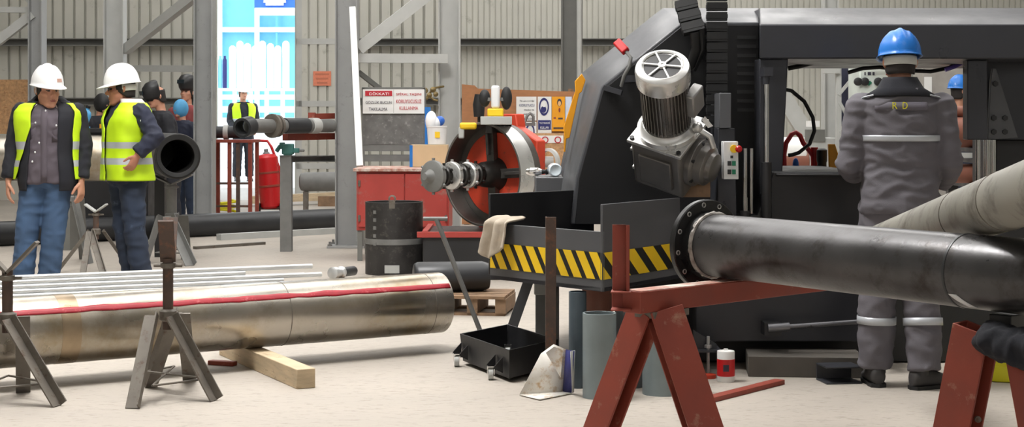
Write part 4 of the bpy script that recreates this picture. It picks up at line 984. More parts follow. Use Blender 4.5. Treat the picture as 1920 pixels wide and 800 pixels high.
m = MB(); m.lathe(sh + ra*.68, ra, [(.13, 0), (.06, .02), (.04, .05), (.03, .09)], n=20); m.build('spindle_nose', stand_grey, t)
# housing behind: red plate with a raised tail at the right
hb_ = rc - ra*.42
rr_ = V((-ra.y, ra.x, 0)); rr_ = rr_ if rr_.x > 0 else -rr_
def HP(x, z): return hb_ + rr_*x + V((0, 0, z-hb_.z))
m = MB(); m.prism([HP(-.42, .35), HP(-.42, 1.0), HP(-.25, 1.22), HP(-.12, 1.34), HP(-.12, 1.43), HP(.03, 1.43), HP(.05, 1.31), HP(.28, 1.19), HP(.28, .35)], -ra*.12); m.build('housing', red_orange, t, bevel=.01)
m = MB(); q = at(931, 226, 13.95); m.box(q, (.27, .5, .07)); m.build('top_tray', pale_steel, t, bevel=.004)
m = MB(); m.lathe(HP(.30, 1.0) - ra*.16, ra, [(.10, 0), (.125, .01), (.125, .04), (.10, .05), (.10, 0)], n=28, cap=False); m.build('hand_wheel', pale_steel, t)
m = MB(); m.cyl(HP(.30, 1.0) - ra*.2, HP(.2, 1.0) - ra*.1, .05, n=16); m.build('wheel_shaft', pale_steel, t)
m = MB(); m.box(V((rc.x+.05, rc.y+.25, .20)), (1.1, 1.0, .40)); m.build('base', black_paint, t, bevel=.01)
m = MB(); m.bar(V((rc.x-.55, rc.y-.26, .39)), V((rc.x+.6, rc.y-.26, .39)), .03, .05); m.bar(V((rc.x-.48, rc.y-.25, .41)), V((rc.x-.48, rc.y+.7, .41)), .05, .03); m.build('red_sill', red_cab, t, bevel=.004)
# little tool on the tray
bq = at(929, 226, 13.9) + V((0, 0, .0355))
t2 = thing('wire_feeder', 'white and black torch holder with yellow foot above the ring', 'torch holder', bq)
m = MB(); m.box(bq + V((0, 0, .035)), (.14, .1, .07)); m.build('yellow_foot', yellow, t2, bevel=.012)
m = MB(); m.box(bq + V((.0, 0, .17)), (.075, .07, .2)); m.build('white_body', white_plastic, t2, bevel=.02)
for s_ in (-1, 1):
    m = MB(); m.ell(bq + V((s_*.095+.0, .05, .16)), (.05, .045, .09 + .012*s_)); m.build('black_cap', black_rubber, t2)
m = MB(); m.box(bq + V((-.02, .03, .15)), (.18, .03, .03)); m.build('cross_bar', stand_grey, t2)
bq = at(878, 236, 14.05); 
m = MB(); m.box(bq, (.15, .09, .06)); t2 = plabel(m.build('clamp', yellow, t, bevel=.018), 'yellow clamp')
m = MB(); m.box(bq + V((-.06, 0, -.06)), (.05, .07, .1)); m.build('lower_jaw', pale_steel, t2, bevel=.01)
m = MB(); q = at(898, 196, 15.6); m.tube([q + V((0, 0, -.12)), q, q + V((.005, 0, .1))], [.05, .06, .045], n=14); m.tube([q + V((0, 0, -.12)), V((q.x, q.y, .2))], .015, n=8); m.box(V((q.x, q.y, .1)), (.2, .2, .2)); tag(m.build('torch_stand', black_rubber), 'black handled torch on a thin stand behind the ring', 'torch')
m = MB(); q = at(988, 218, 15.0); m.tube([q + V((-.11, 0, -.06)), q + V((-.02, 0, -.06)), q + V((.0, 0, .0)), q + V((.03, 0, .03)), q + V((.06, 0, .0)), q + V((.06, 0, -.06))], .014, n=8); m.box(q + V((-.03, 0, -.075)), (.22, .03, .03)); m.cyl(q + V((-.1, 0, -.08)), V((q.x-.1, q.y, 0)), .012, n=8); tag(m.build('hook_bracket', stand_grey), 'grey hook bracket in front of the safety posters', 'hook')
# red cabinet
t = thing('tool_cabinet', 'red steel cabinet with two doors behind the black drum', 'cabinet', az(748, 15.9, 0))
x0, x1 = az(668, 15.6, 0).x, az(842, 15.6, 0).x; zt3, zb3 = .905, .30
m = MB(); m.hexa([V((x0, 15.62, zb3)), V((x1, 15.62, zb3)), V((x1, 16.5, zb3)), V((x0, 16.5, zb3)), V((x0, 15.62, zt3-.03)), V((x1, 15.62, zt3-.03)), V((x1, 16.5, zt3-.03)), V((x0, 16.5, zt3-.03))]); m.build('body', red_cab, t, bevel=.004)
m = MB(); m.hexa([V((x0-.03, 15.58, zt3-.03)), V((x1+.03, 15.58, zt3-.03)), V((x1+.03, 16.54, zt3-.03)), V((x0-.03, 16.54, zt3-.03)), V((x0-.03, 15.58, zt3)), V((x1+.03, 15.58, zt3)), V((x1+.03, 16.54, zt3)), V((x0-.03, 16.54, zt3))]); m.build('top', dusty_red, t, bevel=.003)
xm = (x0+x1)/2 + .02
for a_, b_ in ((x0+.02, xm-.006), (xm+.006, x1-.02)):
    m = MB(); m.box(((a_+b_)/2, 15.61, (zb3+zt3)/2-.01), (b_-a_, .02, zt3-zb3-.09)); dr_ = m.build('door', red_cab, t, bevel=.003)
    for z in (.42, .76):
        m = MB(); m.cyl((a_+.01 if a_ == x0+.02 else b_-.01, 15.59, z-.03), (a_+.01 if a_ == x0+.02 else b_-.01, 15.59, z+.03), .012, n=8); m.build('hinge', stand_steel, dr_)
for x in (x0+.03, x1-.03):
    for y in (15.66, 16.46):
        m = MB(); m.box((x, y, zb3/2), (.045, .045, zb3)); m.build('leg', girt_m, t)
lb0 = V((az(674, 16.2, 0).x, 16.25, zt3 + .004)); lb1 = at(661, 14, 17.12)
m = MB(); m.prof(lb0, lb1, [(-.033, -.02), (.033, -.02), (.033, .02), (-.033, .02)], up=(0, -1, 0)); tag(m.build('leaning_bar', white_paint), 'pale flat bar leaning on the bolted column from the red cabinet', 'bar')
# black drum
t = thing('pipe_drum', 'wide black pipe section standing upright before the red cabinet', 'drum', az(739, 14.35, 0))
c = az(739, 14.35, 0)
m = MB(); m.pipe(c, c + V((0, 0, .645)), .258, .245, n=48); m.build('pipe_body', M('sooty_black', sr(50, 48, 47), .5, metal=.2, var=.3, scale=8, col2=sr(84, 80, 76), amt=.25), t, bevel=.003)
m = MB(); m.lathe(c + V((0, 0, .27)), (0, 0, 1), [(.257, 0), (.2595, .002), (.2595, .05), (.257, .052)], n=48, cap=False); m.build('grey_band', stand_grey, t)
m = MB(); m.box(c + V((-.0, -.257, .06)), (.13, .012, .07)); m.build('pale_label', pale_steel, t)
m = MB(); q = c + V((0, -.24, .65)); m.lathe(q + V((0, -.015, .03)), (0, 1, 0), [(.02, 0), (.034, .004), (.034, .026), (.02, .03), (.02, 0)], n=18, cap=False); m.box(q + V((0, 0, -.02)), (.05, .04, .07)); m.build('lifting_lug', stand_steel, t)
for i in range(5):
    m = MB(); m.box(c + V((-.155, -.207-.002*i*0, .56-.07*i)), (.03, .012, .03), Matrix.Rotation(-.6, 3, 'Z')); m.build('chalk_mark', stand_grey, t)
# sign board between the columns
t = thing('sign_board', 'grey sheet screen hanging on a dark frame under the warning sign', 'screen', az(737, 17.2, 0))
m = MB()
for px in (681, 796): q = az(px, 17.22, 0); m.box((q.x, q.y, .86), (.03, .03, 1.72))
m.box(at(738, 166, 17.22), (.68, .03, .03)); m.build('frame', girt_m, t)
m = MB(); m.box(at(738, 241, 17.2), (.65, .012, .34)); m.build('sheet', slate, t)
for y in (277, 296):
    m = MB(); m.prof(at(680, y, 17.3), at(772, y, 17.3), [(-.1, -.035), (.1, -.035), (.1, .035), (-.1, .035)]); m.build('shelf', stand_grey, t)
sg_ = thing('warning_sign', 'white warning sign with red and dark lettering above the grey sheet', 'sign', at(738, 213, 17.17))
m = MB(); m.box(at(738, 190, 17.18), (.66, .012, .26)); m.build('plate', white_paint, sg_)
m = MB(); m.box(at(710, 175, 17.17), (.29, .004, .056)); m.build('red_panel', red_print, sg_)
m = MB(); m.box(at(738, 190, 17.172), (.004, .003, .25)); m.build('divider', pale_steel, sg_)
text('DİKKAT!', .21, .036, at(711, 175, 17.165), white_print, sg_)
text('GÖZLÜK BUCUN', .28, .034, at(710, 191.5, 17.17), dark_print, sg_)
text('TAKILALMA', .2, .034, at(709, 204.5, 17.17), dark_print, sg_)
text('SPİRAL TAŞINI', .27, .04, at(766.5, 176.5, 17.17), red_print, sg_)
text('KORUYUCUSUZ', .27, .04, at(766.5, 190, 17.17), red_print, sg_)
text('KULLANMA', .2, .036, at(766.5, 202.5, 17.17), red_print, sg_)
# things on the shelf and cabinet
for px, w, mt_, nm, lb in ((700, .1, pale_steel, 'parts_box', 'pale box on the shelf under the grey sheet'), (728, .16, red_lead, 'red_toolbox', 'dark red box on the shelf under the grey sheet')):
    m = MB(); q = at(px, 277, 17.28); m.box((q.x, q.y+.03, q.z+.0355+.035), (w, .08, .07)); tag(m.build(nm, mt_, bevel=.005), lb, 'box')
t = thing('cardboard_box', 'plain tan cardboard box on the red cabinet top', 'box', az(806, 16.2, zt3))
m = MB(); q = az(806, 16.22, zt3 + .112); m.box(q, (.37, .3, .222)); m.build('carton', card, t, bevel=.004)
m = MB(); m.box(az(771, 16.08, zt3 + .11), (.03, .03, .218)); m.build('blue_edge', blue_plastic, t)
t = thing('plastic_bucket', 'white bucket holding a plastic bag on the cardboard box', 'bucket', az(818, 16.2, zt3+.225))
c = az(819, 16.2, zt3 + .224)
m = MB(); m.lathe(c, (0, 0, 1), [(.085, 0), (.09, .004), (.1, .17), (.106, .175), (.106, .19), (.098, .19), (.085, .02), (0, .02)], n=30); m.build('pail', white_plastic, t)
m = MB(); m.box(c + V((.01, -.099, .10)), (.05, .008, .06)); m.build('yellow_label', yellow, t)
m = MB(); m.ell(c + V((-.055, -.02, .24)), (.06, .06, .10)); m.ell(c + V((-.02, .0, .22)), (.06, .06, .06)); m.build('bag', wrap, t)
m = MB(); m.ell(c + V((.03, .02, .24)), (.05, .05, .05)); m.build('blue_rag', royal, t)
m = MB(); m.box(at(802, 238, 16.9), (.06, .03, .42)); q = at(802, 238, 16.9); m.box((q.x, q.y, .55), (.04, .03, 1.1)); tag(m.build('blue_strap_post', blue_plastic), 'narrow blue upright beside the grey sheet screen', 'post')
m = MB(); q = at(805, 175, 17.56)
for dx, dz, r_ in ((-.05, .03, .035), (.04, .04, .032), (0, -.02, .03), (.07, -.01, .028), (-.03, -.05, .022)): m.lathe(q + V((dx, 0, dz)), (.2, -1, .1), [(r_*.4, -.02), (r_, -.01), (r_, .01), (r_*.4, .02)], n=12)
m.tube([q + V((0, .0, -.03)), q + V((.05, .0, -.07)), q + V((.09, 0, -.08))], .012, n=8); m.tube([q, q + V((0.05, .05, .06)), q + V((.15, .15, .08))], .012, n=8)
tag(m.build('brass_fittings', M('brass', sr(122, 104, 66), .45, metal=.5, var=.3, scale=20)), 'cluster of brass valve fittings on the column right of the warning sign', 'fitting')
# plywood wall panel with posters
t = thing('plywood_panel', 'wide brown plywood panel behind the ring and posters', 'board', az(960, 21.2, 0))
m = MB(); m.prism([at(866, 158, 21.2), at(890, 160, 21.2), at(896, 166, 21.2), at(1085, 172, 21.2), at(1085, 420, 21.2), at(866, 420, 21.2)], (0, .03, 0)); o = m.build('sheet', M('ply_brown', sr(170, 118, 80), .75, var=.12, scale=8, stretch=(1, 1, 3)), t)
m = MB(); m.box(at(1040, 285, 21.15), (.62, .03, .5)); m.build('lower_sheet', osb, t)
m = MB()
for px in (875, 1070): q = az(px, 21.26, 0); m.box((q.x, q.y, .9), (.07, .06, 1.8))
m.build('post', pallet_wood, t)
def poster(px0, py0, px1, py1, d, mat, label):
    p = at((px0+px1)/2, (py0+py1)/2, d); t_ = thing('safety_poster', label, 'poster', at((px0+px1)/2, py1, d), group=None)
    m = MB(); m.box(p, ((px1-px0)*d/F, .008, (py1-py0)*d/F)); m.build('sheet', mat, t_); return t_
d_ = 21.18
p = poster(968, 181, 1006, 226, d_, white_paint, 'white poster of printed safety lines, left of the blue mask circle')
for k, (s, w_, hh) in enumerate((('İş güvenliği', .19, .022), ('KORUYUCU', .2, .035), ('maske ve', .13, .022), ('gözlük kullan', .15, .022), ('MALISIN', .12, .022))): text(s, w_, hh, at(988 + (4 if k > 1 else 0), 189 + 8.3*k, d_-.006), navy_print if k == 1 else dark_print, p)
p = poster(1008, 181, 1034, 252, d_, white_paint, 'white poster with a blue head-in-mask circle and blue text panel')
c = at(1020, 200, d_-.005)
def disc(p_, c, rx, rz, mat, nm, e=.004, hole=None):
    m = MB(); n = 36; o_ = [c + V((rx*math.cos(2*PI*k/n), 0, rz*math.sin(2*PI*k/n))) for k in range(n)]
    if hole is None: m.prism(o_, (0, -e, 0))
    else:
        i_ = [c + V((rx*hole*math.cos(2*PI*k/n), 0, rz*hole*math.sin(2*PI*k/n))) for k in range(n)]
        m.loft([o_, [q + V((0, -e, 0)) for q in o_], [q + V((0, -e, 0)) for q in i_], i_], cap=False)
    return m.build(nm, mat, p_)
disc(p, c, .066, .118, navy_print, 'blue_ring', hole=.74)
disc(p, c + V((.0, 0, .028)), .026, .034, white_paint, 'head_mark', e=.006); disc(p, c + V((-.006, 0, -.035)), .036, .045, navy_print, 'mask_mark', e=.005)
m = MB(); m.box(at(1021, 234, d_-.006), (.168, .006, .125)); m.build('blue_panel', navy_print, p)
text('TOZ MASKESİ', .14, .03, at(1021, 230, d_-.010), white_print, p); text('KULLAN', .11, .03, at(1021, 239, d_-.010), white_print, p)
p = poster(983, 228, 1006, 275, d_, white_paint, 'lower white poster with a second blue circle, partly behind the red machine')
disc(p, at(994, 247, d_-.005), .06, .112, navy_print, 'blue_ring', hole=.72); disc(p, at(994, 252, d_-.005), .03, .05, navy_print, 'goggle_mark')
p = poster(1035, 181, 1059, 246, d_, amber, 'yellow poster with a dark head drawing')
c = at(1049, 192, d_-.005); disc(p, c, .03, .05, dark_print, 'hair_mark'); disc(p, c + V((0, -.002, -.014)), .02, .034, M('poster_face', sr(226, 180, 120), .6), 'face_mark', e=.005); disc(p, c + V((0, 0, -.1)), .012, .03, red_lead, 'throat_mark')
for x_, y_, w_, mt_ in ((1040, 221, .03, red_lead), (1051, 222, .06, rust_dark), (1047, 240, .13, rust_dark)): m = MB(); m.box(at(x_, y_, d_-.006), (w_, .003, .022)); m.build('print_mark', mt_, p)
p = poster(1060, 181, 1072, 240, d_, M('pale_blue_sheet', sr(206, 216, 236), .6), 'pale blue sheet partly hidden by the saw frame')
p = poster(1009, 254, 1056, 268, d_-.05, white_paint, 'low white strip poster with red arcs under the blue text panel')
for px in (1022, 1046): disc(p, at(px, 262, d_-.056), .045, .045, red_print, 'red_arc', hole=.7)

# ------------------------------------------------------------------ background seen through the saw
t = thing('lattice_mast', 'pale lattice mast with dark panels seen through the saw frame', 'mast', az(1592, 15.6, 0))
m = MB(); m.bar(az(1572, 15.6, 0), az(1572, 15.6, 2.0), .05, .05); m.build('post', pale_steel, t)
m = MB(); m.bar(az(1606, 15.6, 0), at(1600, 118, 15.6), .05, .05); m.build('post', pale_steel, t)
for a_, b_ in (((1572, 178), (1604, 140)), ((1574, 192), (1598, 235)), ((1574, 248), (1604, 232))):
    m = MB(); m.bar(at(*a_, 15.58), at(*b_, 15.58), .035, .03); m.build('lacing_bar', pale_steel, t)
m = MB(); m.box(at(1588, 150, 15.75), (.16, .02, .9)); m.box((az(1588, 15.75, 0).x, 15.75, .4), (.14, .02, .8)); m.build('dark_panel', M('dark_blue_panel', sr(60, 62, 84), .5, var=.2), t)
m = MB(); m.box(at(1558, 132, 15.6), (.16, .12, .06)); m.build('head_plate', pale_steel, t)
t = thing('control_cabinet', 'pale control cabinet with black gauges behind the standing worker', 'cabinet', az(1632, 14.6, 0))
m = MB(); m.box((az(1634, 14.9, 0).x, 14.9, 1.02), (.33, .5, 2.04)); m.build('case', M('pale_green_grey', sr(196, 204, 198), .5), t, bevel=.01)
for px, mt_ in ((1608, black_paint), (1621, black_paint), (1646, black_paint)):
    m = MB(); q = at(px, 153, 14.65); m.lathe(q, (0, -1, 0), [(.028, 0), (.038, .005), (.038, .025), (.03, .03), (0, .03)], n=20); m.build('gauge', mt_, t)
m = MB(); q = at(1630, 156, 14.65); m.box(q, (.028, .016, .04), Matrix.Rotation(PI/4, 3, 'Y')); m.build('green_lamp', green_print, t)
for k, w in enumerate((.02, .05, .03)): m = MB(); m.box(at(1622+8*k, 138, 14.648), (w*.6, .003, .03)); m.build('print_mark', dark_print, t)
m = MB(); m.tube([at(1622, 119, 14.55), at(1640, 117, 14.55), at(1664, 119, 14.55), at(1668, 130, 14.56), at(1664, 140, 14.6)], .016, n=8); m.build('red_pipe', red_lead, t)
m = MB(); m.tube([at(1462, 166, 9.5), at(1484, 170, 9.6), at(1508, 190, 9.7), at(1524, 220, 9.7), at(1527, 245, 9.7), at(1518, 270, 9.7), at(1498, 286, 9.6), at(1486, 290, 9.6), at(1478, 291, 9.6)], .0115, n=10); 
m.build('hose', black_rubber, saw)
m = MB(); m.tube([at(1590, 136, 9.7), at(1618, 128, 9.7), at(1650, 126, 9.7), at(1700, 132, 9.7), at(1745, 134, 9.7), at(1780, 127, 9.7), at(1800, 114, 9.75)], .012, n=8); m.build('hose', black_rubber, saw)
m = MB(); m.tube([at(1478, 128, 9.7), at(1500, 124, 9.7), at(1526, 117, 9.75)], .014, n=8); m.build('hose', black_rubber, saw)
m = MB(); m.tube([at(1772, 131, 9.66), at(1792, 124, 9.66), at(1806, 116, 9.68)], .013, n=8); m.build('violet_sleeve', M('violet_sleeve', sr(120, 100, 200), .4), saw)
m = MB(); pp = [at(1471, 322, 10.4), at(1470, 290, 10.4), at(1474, 268, 10.4), at(1484, 252, 10.4), at(1492, 248, 10.4), at(1500, 254, 10.4), at(1506, 268, 10.4), at(1514, 278, 10.4), at(1524, 292, 10.4), at(1526, 322, 10.4)]
m.tube(pp, .016, n=10); plabel(m.build('hose', red_gloss, saw), 'red hose arching over the bed')
m = MB(); m.cyl(at(1527, 276, 10.4), at(1527, 322, 10.4), .024, n=12); m.build('coupling', red_gloss, saw)
m = MB(); m.prism(pts([(1554, 270), (1566, 270), (1582, 322), (1556, 322)], 10.2), (0, .04, 0)); m.build('yellow_plate', amber, saw, bevel=.004)
m = MB(); m.prism(pts([(1449, 292), (1458, 292), (1456, 322), (1450, 322)], 9.2), (0, .04, 0)); m.build('yellow_plate', amber, saw, bevel=.004)
m = MB(); q = at(1541, 322, 10.3); m.lathe(q, (0, 0, 1), [(.03, 0), (.03, .06), (.035, .07), (.035, .14), (.02, .15)], n=14); m.build('valve', black_rubber, saw)
m = MB(); q = at(1492, 322, 10.3); m.ell(q + V((0, 0, .045)), (.02, .02, .045)); m.build('knob', royal, saw)
t = thing('white_drum', 'white and red drum lying beyond the saw bed behind the red hose', 'drum', az(1478, 14, 0))
m = MB(); m.lathe(at(1462, 285, 14), (1, .1, 0), [(.12, 0), (.13, .01), (.13, .2), (.12, .21)], n=26); m.build('barrel', white_paint, t)
m = MB(); m.lathe(at(1462, 303, 13.97), (1, .1, 0), [(.1, .02), (.11, .03), (.11, .23), (.1, .24)], n=26); m.build('red_band', brown_pipe, t)
m = MB(); q = at(1475, 330, 14); m.box((q.x, q.y, .43), (.25, .3, .86)); m.build('stand', stand_grey, t)
t = thing('grey_cabinet', 'low pale cabinet with dark window behind the red hose', 'cabinet', az(1525, 16, 0))
m = MB(); m.box((az(1525, 16.2, 0).x, 16.2, .6), (.42, .4, 1.2)); m.build('case', pale_steel, t, bevel=.01)
m = MB(); m.box(at(1528, 254, 15.99), (.2, .01, .12)); m.build('dark_window', girt_m, t)
m = MB(); m.box(at(1524, 232, 16.0), (.12, .1, .06)); m.build('white_cap', white_paint, t)
# brown pipes at the right
rk = thing('pipe_trestle', 'dark trestle carrying the brown pipes at the right', 'trestle', az(1800, 12.5, 0))
for px in (1785, 1975):
    q = az(px, 12.95, 0); m = MB(); m.box((q.x, q.y, .7), (.08, .08, 1.4)); m.build('post', black_paint, rk)
    for y_, r_, d_ in ((248, .118, 12.45), (325, .075, 12.4), (292, .02, 12.35)):
        z = at(0, y_, d_).z - r_ - .018; m = MB(); m.bar((q.x, 12.92, z), (q.x, 12.25, z), .05, .03); m.build('arm', black_paint, rk)
for k, (y, r_, d_, lb, mt_) in enumerate(((248, .118, 12.45, 'large red-brown pipe just above the white strip on the right', brown_pipe), (209, .042, 12.47, 'thinner brown pipe lying over the large red-brown one', brown_pipe), (325, .075, 12.4, 'low red-brown pipe under the white strip on the right', brown_pipe))):
    m = MB(); m.pipe(at(1764, y, d_), at(1990, y, d_), r_, r_-.008, n=30); tag(m.build('brown_pipe', mt_), lb, 'pipe', 'brown pipes on the right trestle')
m = MB(); m.prof(at(1768, 291, 12.35), at(1990, 291, 12.35), [(-.05, -.02), (.05, -.02), (.05, .02), (-.05, .02)]); tag(m.build('white_strip', pale_steel), 'pale strip between two red-brown pipes at the right', 'bar')
t = thing('wall_cabinet', 'tall pale panel with a white notice seen over the worker shoulder', 'cabinet', az(1770, 19, 0))
m = MB(); m.box((az(1765, 19, 0).x, 19, 1.1), (.5, .3, 2.2)); m.build('case', M('warm_grey', sr(158, 154, 148), .5), t)
m = MB(); m.box(at(1740, 160, 18.84), (.09, .01, .2)); m.build('white_notice', white_paint, t)
# ------------------------------------------------------------------ people
TORSO = [  # height, half width, half depth, y of the centre (figure faces -Y)
    (0.80, .155, .105, .010), (0.88, .168, .118, .008), (0.98, .165, .118, .0), (1.08, .158, .112, -.004), (1.20, .168, .116, -.004),
    (1.32, .182, .120, .0), (1.39, .188, .108, .006), (1.435, .165, .090, .012), (1.465, .115, .075, .016), (1.50, .070, .062, .012), (1.53, .060, .060, .006)]
def tprof(z, off, fat=1.0, lean=0.0):
    T = TORSO
    if z <= T[0][0]: w, d, y = T[0][1:]
    else:
        for i in range(len(T)-1):
            if z <= T[i+1][0]:
                f = (z-T[i][0])/(T[i+1][0]-T[i][0]); f = f*f*(3-2*f)
                w, d, y = [T[i][k]*(1-f)+T[i+1][k]*f for k in (1, 2, 3)]; break
        else: w, d, y = T[-1][1:]
    k = fat if z < 1.36 else 1 + (fat-1)*max(0, (1.5-z)/.14)
    return w*k+off, d*k*(1+(fat-1)*.5)+off, y - lean*(z-.9)
def tpoint(z, phi, off, fat=1.0, lean=0.0, e=2.4):
    w, d, y = tprof(z, off, fat, lean)
    s, c = math.sin(phi), math.cos(phi)
    sg = lambda q: (1 if q >= 0 else -1)*abs(q)**(2/e)
    return V((w*sg(s), y - d*sg(c), z))
def torso_loft(m, z0, z1, off, fat=1, lean=0, n=36, nz=16, flare=0):
    m.loft([[tpoint(z0+(z1-z0)*i/nz, 2*PI*k/n, off + flare*(1-i/nz), fat, lean) for k in range(n)] for i in range(nz+1)])
def mesh_local(name, me, mats, root, wrinkle=0, wscale=9, stretch=(1, 1, 1), matfn=None, angle=70):
    me.materials.clear()
    for q in mats: me.materials.append(q)
    if wrinkle:
        ns = [v.normal.copy() for v in me.vertices]
        for v, nn in zip(me.vertices, ns):
            p = V((v.co.x*stretch[0], v.co.y*stretch[1], v.co.z*stretch[2]))*wscale
            h = noise.noise(p) + .5*noise.noise(p*2.1 + V((3, 1, 7)))
            rd = 1 - abs(noise.noise(p*1.3 + V((9, 2, 4))))*2.2
            v.co += nn*wrinkle*(h*.7 + max(0, rd)*.9 - .3)
    if matfn:
        for p in me.polygons: p.material_index = matfn(p.center)
    else:
        for p in me.polygons: p.material_index = 0
    me.polygons.foreach_set('use_smooth', [True]*len(me.polygons)); me.update()
    o = bpy.data.objects.new(name, me); COL.objects.link(o); o.parent = root
    ROOT_LOC[o.name] = V((0, 0, 0)); return o
def remesh(m, vox, it=4):
    return evaluated(m, [('REMESH', {'mode': 'VOXEL', 'voxel_size': vox}), ('SMOOTH', {'iterations': it, 'factor': .5})])
def lerp_pts(p, k):
    out = []
    for i in range(len(p)-1):
        for j in range(k): out.append(V(p[i]).lerp(V(p[i+1]), j/k))
    return out + [V(p[-1])]
def hand(m, W, d, nrm, side, curl=.5, size=1.12):
    """palm, four fingers of unequal length with bends, thumb from the side of the palm"""
    d = V(d).normalized(); nrm = V(nrm); nrm = (nrm - d*nrm.dot(d)).normalized(); ac = d.cross(nrm)*side
    S = size
    rings = []
    for t_, w, th in ((-.02, .027, .021), (.01, .030, .019), (.04, .038, .017), (.075, .041, .016), (.092, .038, .013)):
        c = W + d*t_*S
        rings.append([c + ac*(w*math.cos(q))*S + nrm*(th*math.sin(q))*S for q in [2*PI*k/16 for k in range(16)]])
    m.loft(rings)
    for i, (o_, L) in enumerate(((.031, .068), (.0105, .078), (-.0105, .073), (-.031, .058))):
        p = W + d*.085*S + ac*o_*S; dirn = (d + ac*o_*2.2).normalized(); pts_ = [p]
        for j, fr in enumerate((.42, .32, .26)):
            c = curl*(.55, .8, .6)[j]
            dirn = (dirn*math.cos(c) + nrm*math.sin(c)).normalized() if True else dirn
            nn = (nrm - dirn*nrm.dot(dirn))
            p = p + dirn*L*fr*S; pts_.append(p)
        m.tube(pts_, [.0098*S, .0092*S, .0085*S, .007*S], n=10)
    p = W + d*.02*S + ac*.03*S; q = (d*.62 + ac*.62 + nrm*.3).normalized()
    p2 = p + q*.036*S; q2 = (d*.85 + ac*.25 + nrm*.4).normalized(); p3 = p2 + q2*.030*S; p4 = p3 + q2*.022*S
    m.tube([p, p2, p3, p4], [.014*S, .0115*S, .0105*S, .008*S], n=10)
def head_xf(yaw, pitch, lean=0, zoff=0, k=1.0, fwd=0):
    R = Matrix.Rotation(yaw, 3, 'Z') @ Matrix.Rotation(pitch, 3, 'X')
    o = V((0, -lean*(1.53-.9) - fwd, 1.535 + zoff))
    return lambda p: o + R @ (V(p)*k), (lambda p: R.transposed() @ (V(p)-o)/k), R
HEAD = [(-.004, -.072, -.045, .020), (.012, -.090, -.02, .040), (.035, -.096, .015, .053), (.062, -.097, .045, .061), (.09, -.094, .07, .067), (.118, -.088, .088, .071), (.145, -.093, .096, .074), (.175, -.088, .096, .074), (.205, -.068, .08, .062), (.225, -.035, .05, .04), (.233, -.005, .02, .016)]
def add_head(m, X, jowl=1.0):
    n = 36; rings = []
    for z, yf, yb, w in HEAD:
        yc = -.005 if z > .02 else -.055
        ww = w*(jowl if z < .09 else 1)
        rings.append([X((ww*math.sin(q), (yf-yc)*math.cos(q)+yc if math.cos(q) > 0 else yc-(yb-yc)*math.cos(q), z)) for q in [2*PI*k/n for k in range(n)]])
    m.loft(rings)
    T = lambda p, r, **k: m.tube([X(q) for q in p], r, n=12, **k)
    T([(0, -.086, .128), (0, -.100, .108), (0, -.116, .088), (0, -.108, .079)], [.009, .011, .0145, .008])
    for s in (-1, 1):
        T([(s*.012, -.098, .084), (s*.017, -.094, .082)], [.010, .006])
        T([(s*.010, -.090, .140), (s*.034, -.086, .144), (s*.056, -.066, .138)], [.008, .0095, .007])
        T([(s*.035, -.075, .09), (s*.052, -.055, .095), (s*.063, -.025, .105)], [.016, .016, .012])
        T([(s*.072, .005, .135), (s*.079, .018, .128), (s*.078, .018, .105), (s*.071, .008, .088)], [.008, .014, .012, .007])
    T([(-.024, -.086, .052), (-.010, -.0975, .0545), (0, -.0975, .053), (.010, -.0975, .0545), (.024, -.086, .052)], [.004, .0065, .006, .0065, .004])
    T([(-.020, -.086, .043), (0, -.0955, .042), (.020, -.086, .043)], [.004, .007, .004])
    T([(-.012, -.084, .012), (0, -.09, .012), (.012, -.084, .012)], [.012, .014, .012])
def face_mats(Xi):
    def fn(c):
        q = Xi(c)
        if q.z < -.02 or q.z > .2 or q.y > -.05 or abs(q.x) > .07: return 0
        for s in (-1, 1):
            if ((q.x-s*.031)/.013)**2 + ((q.z-.119)/.0065)**2 < 1: return 1
            if ((q.x-s*.034)/.023)**2 + ((q.z-.1455-.004*(1-abs(q.x-s*.03)/.03))/.0055)**2 < 1: return 3
        if (q.x/.023)**2 + ((q.z-.048)/.0085)**2 < 1 and q.y < -.088: return 2
        return 0
    return fn
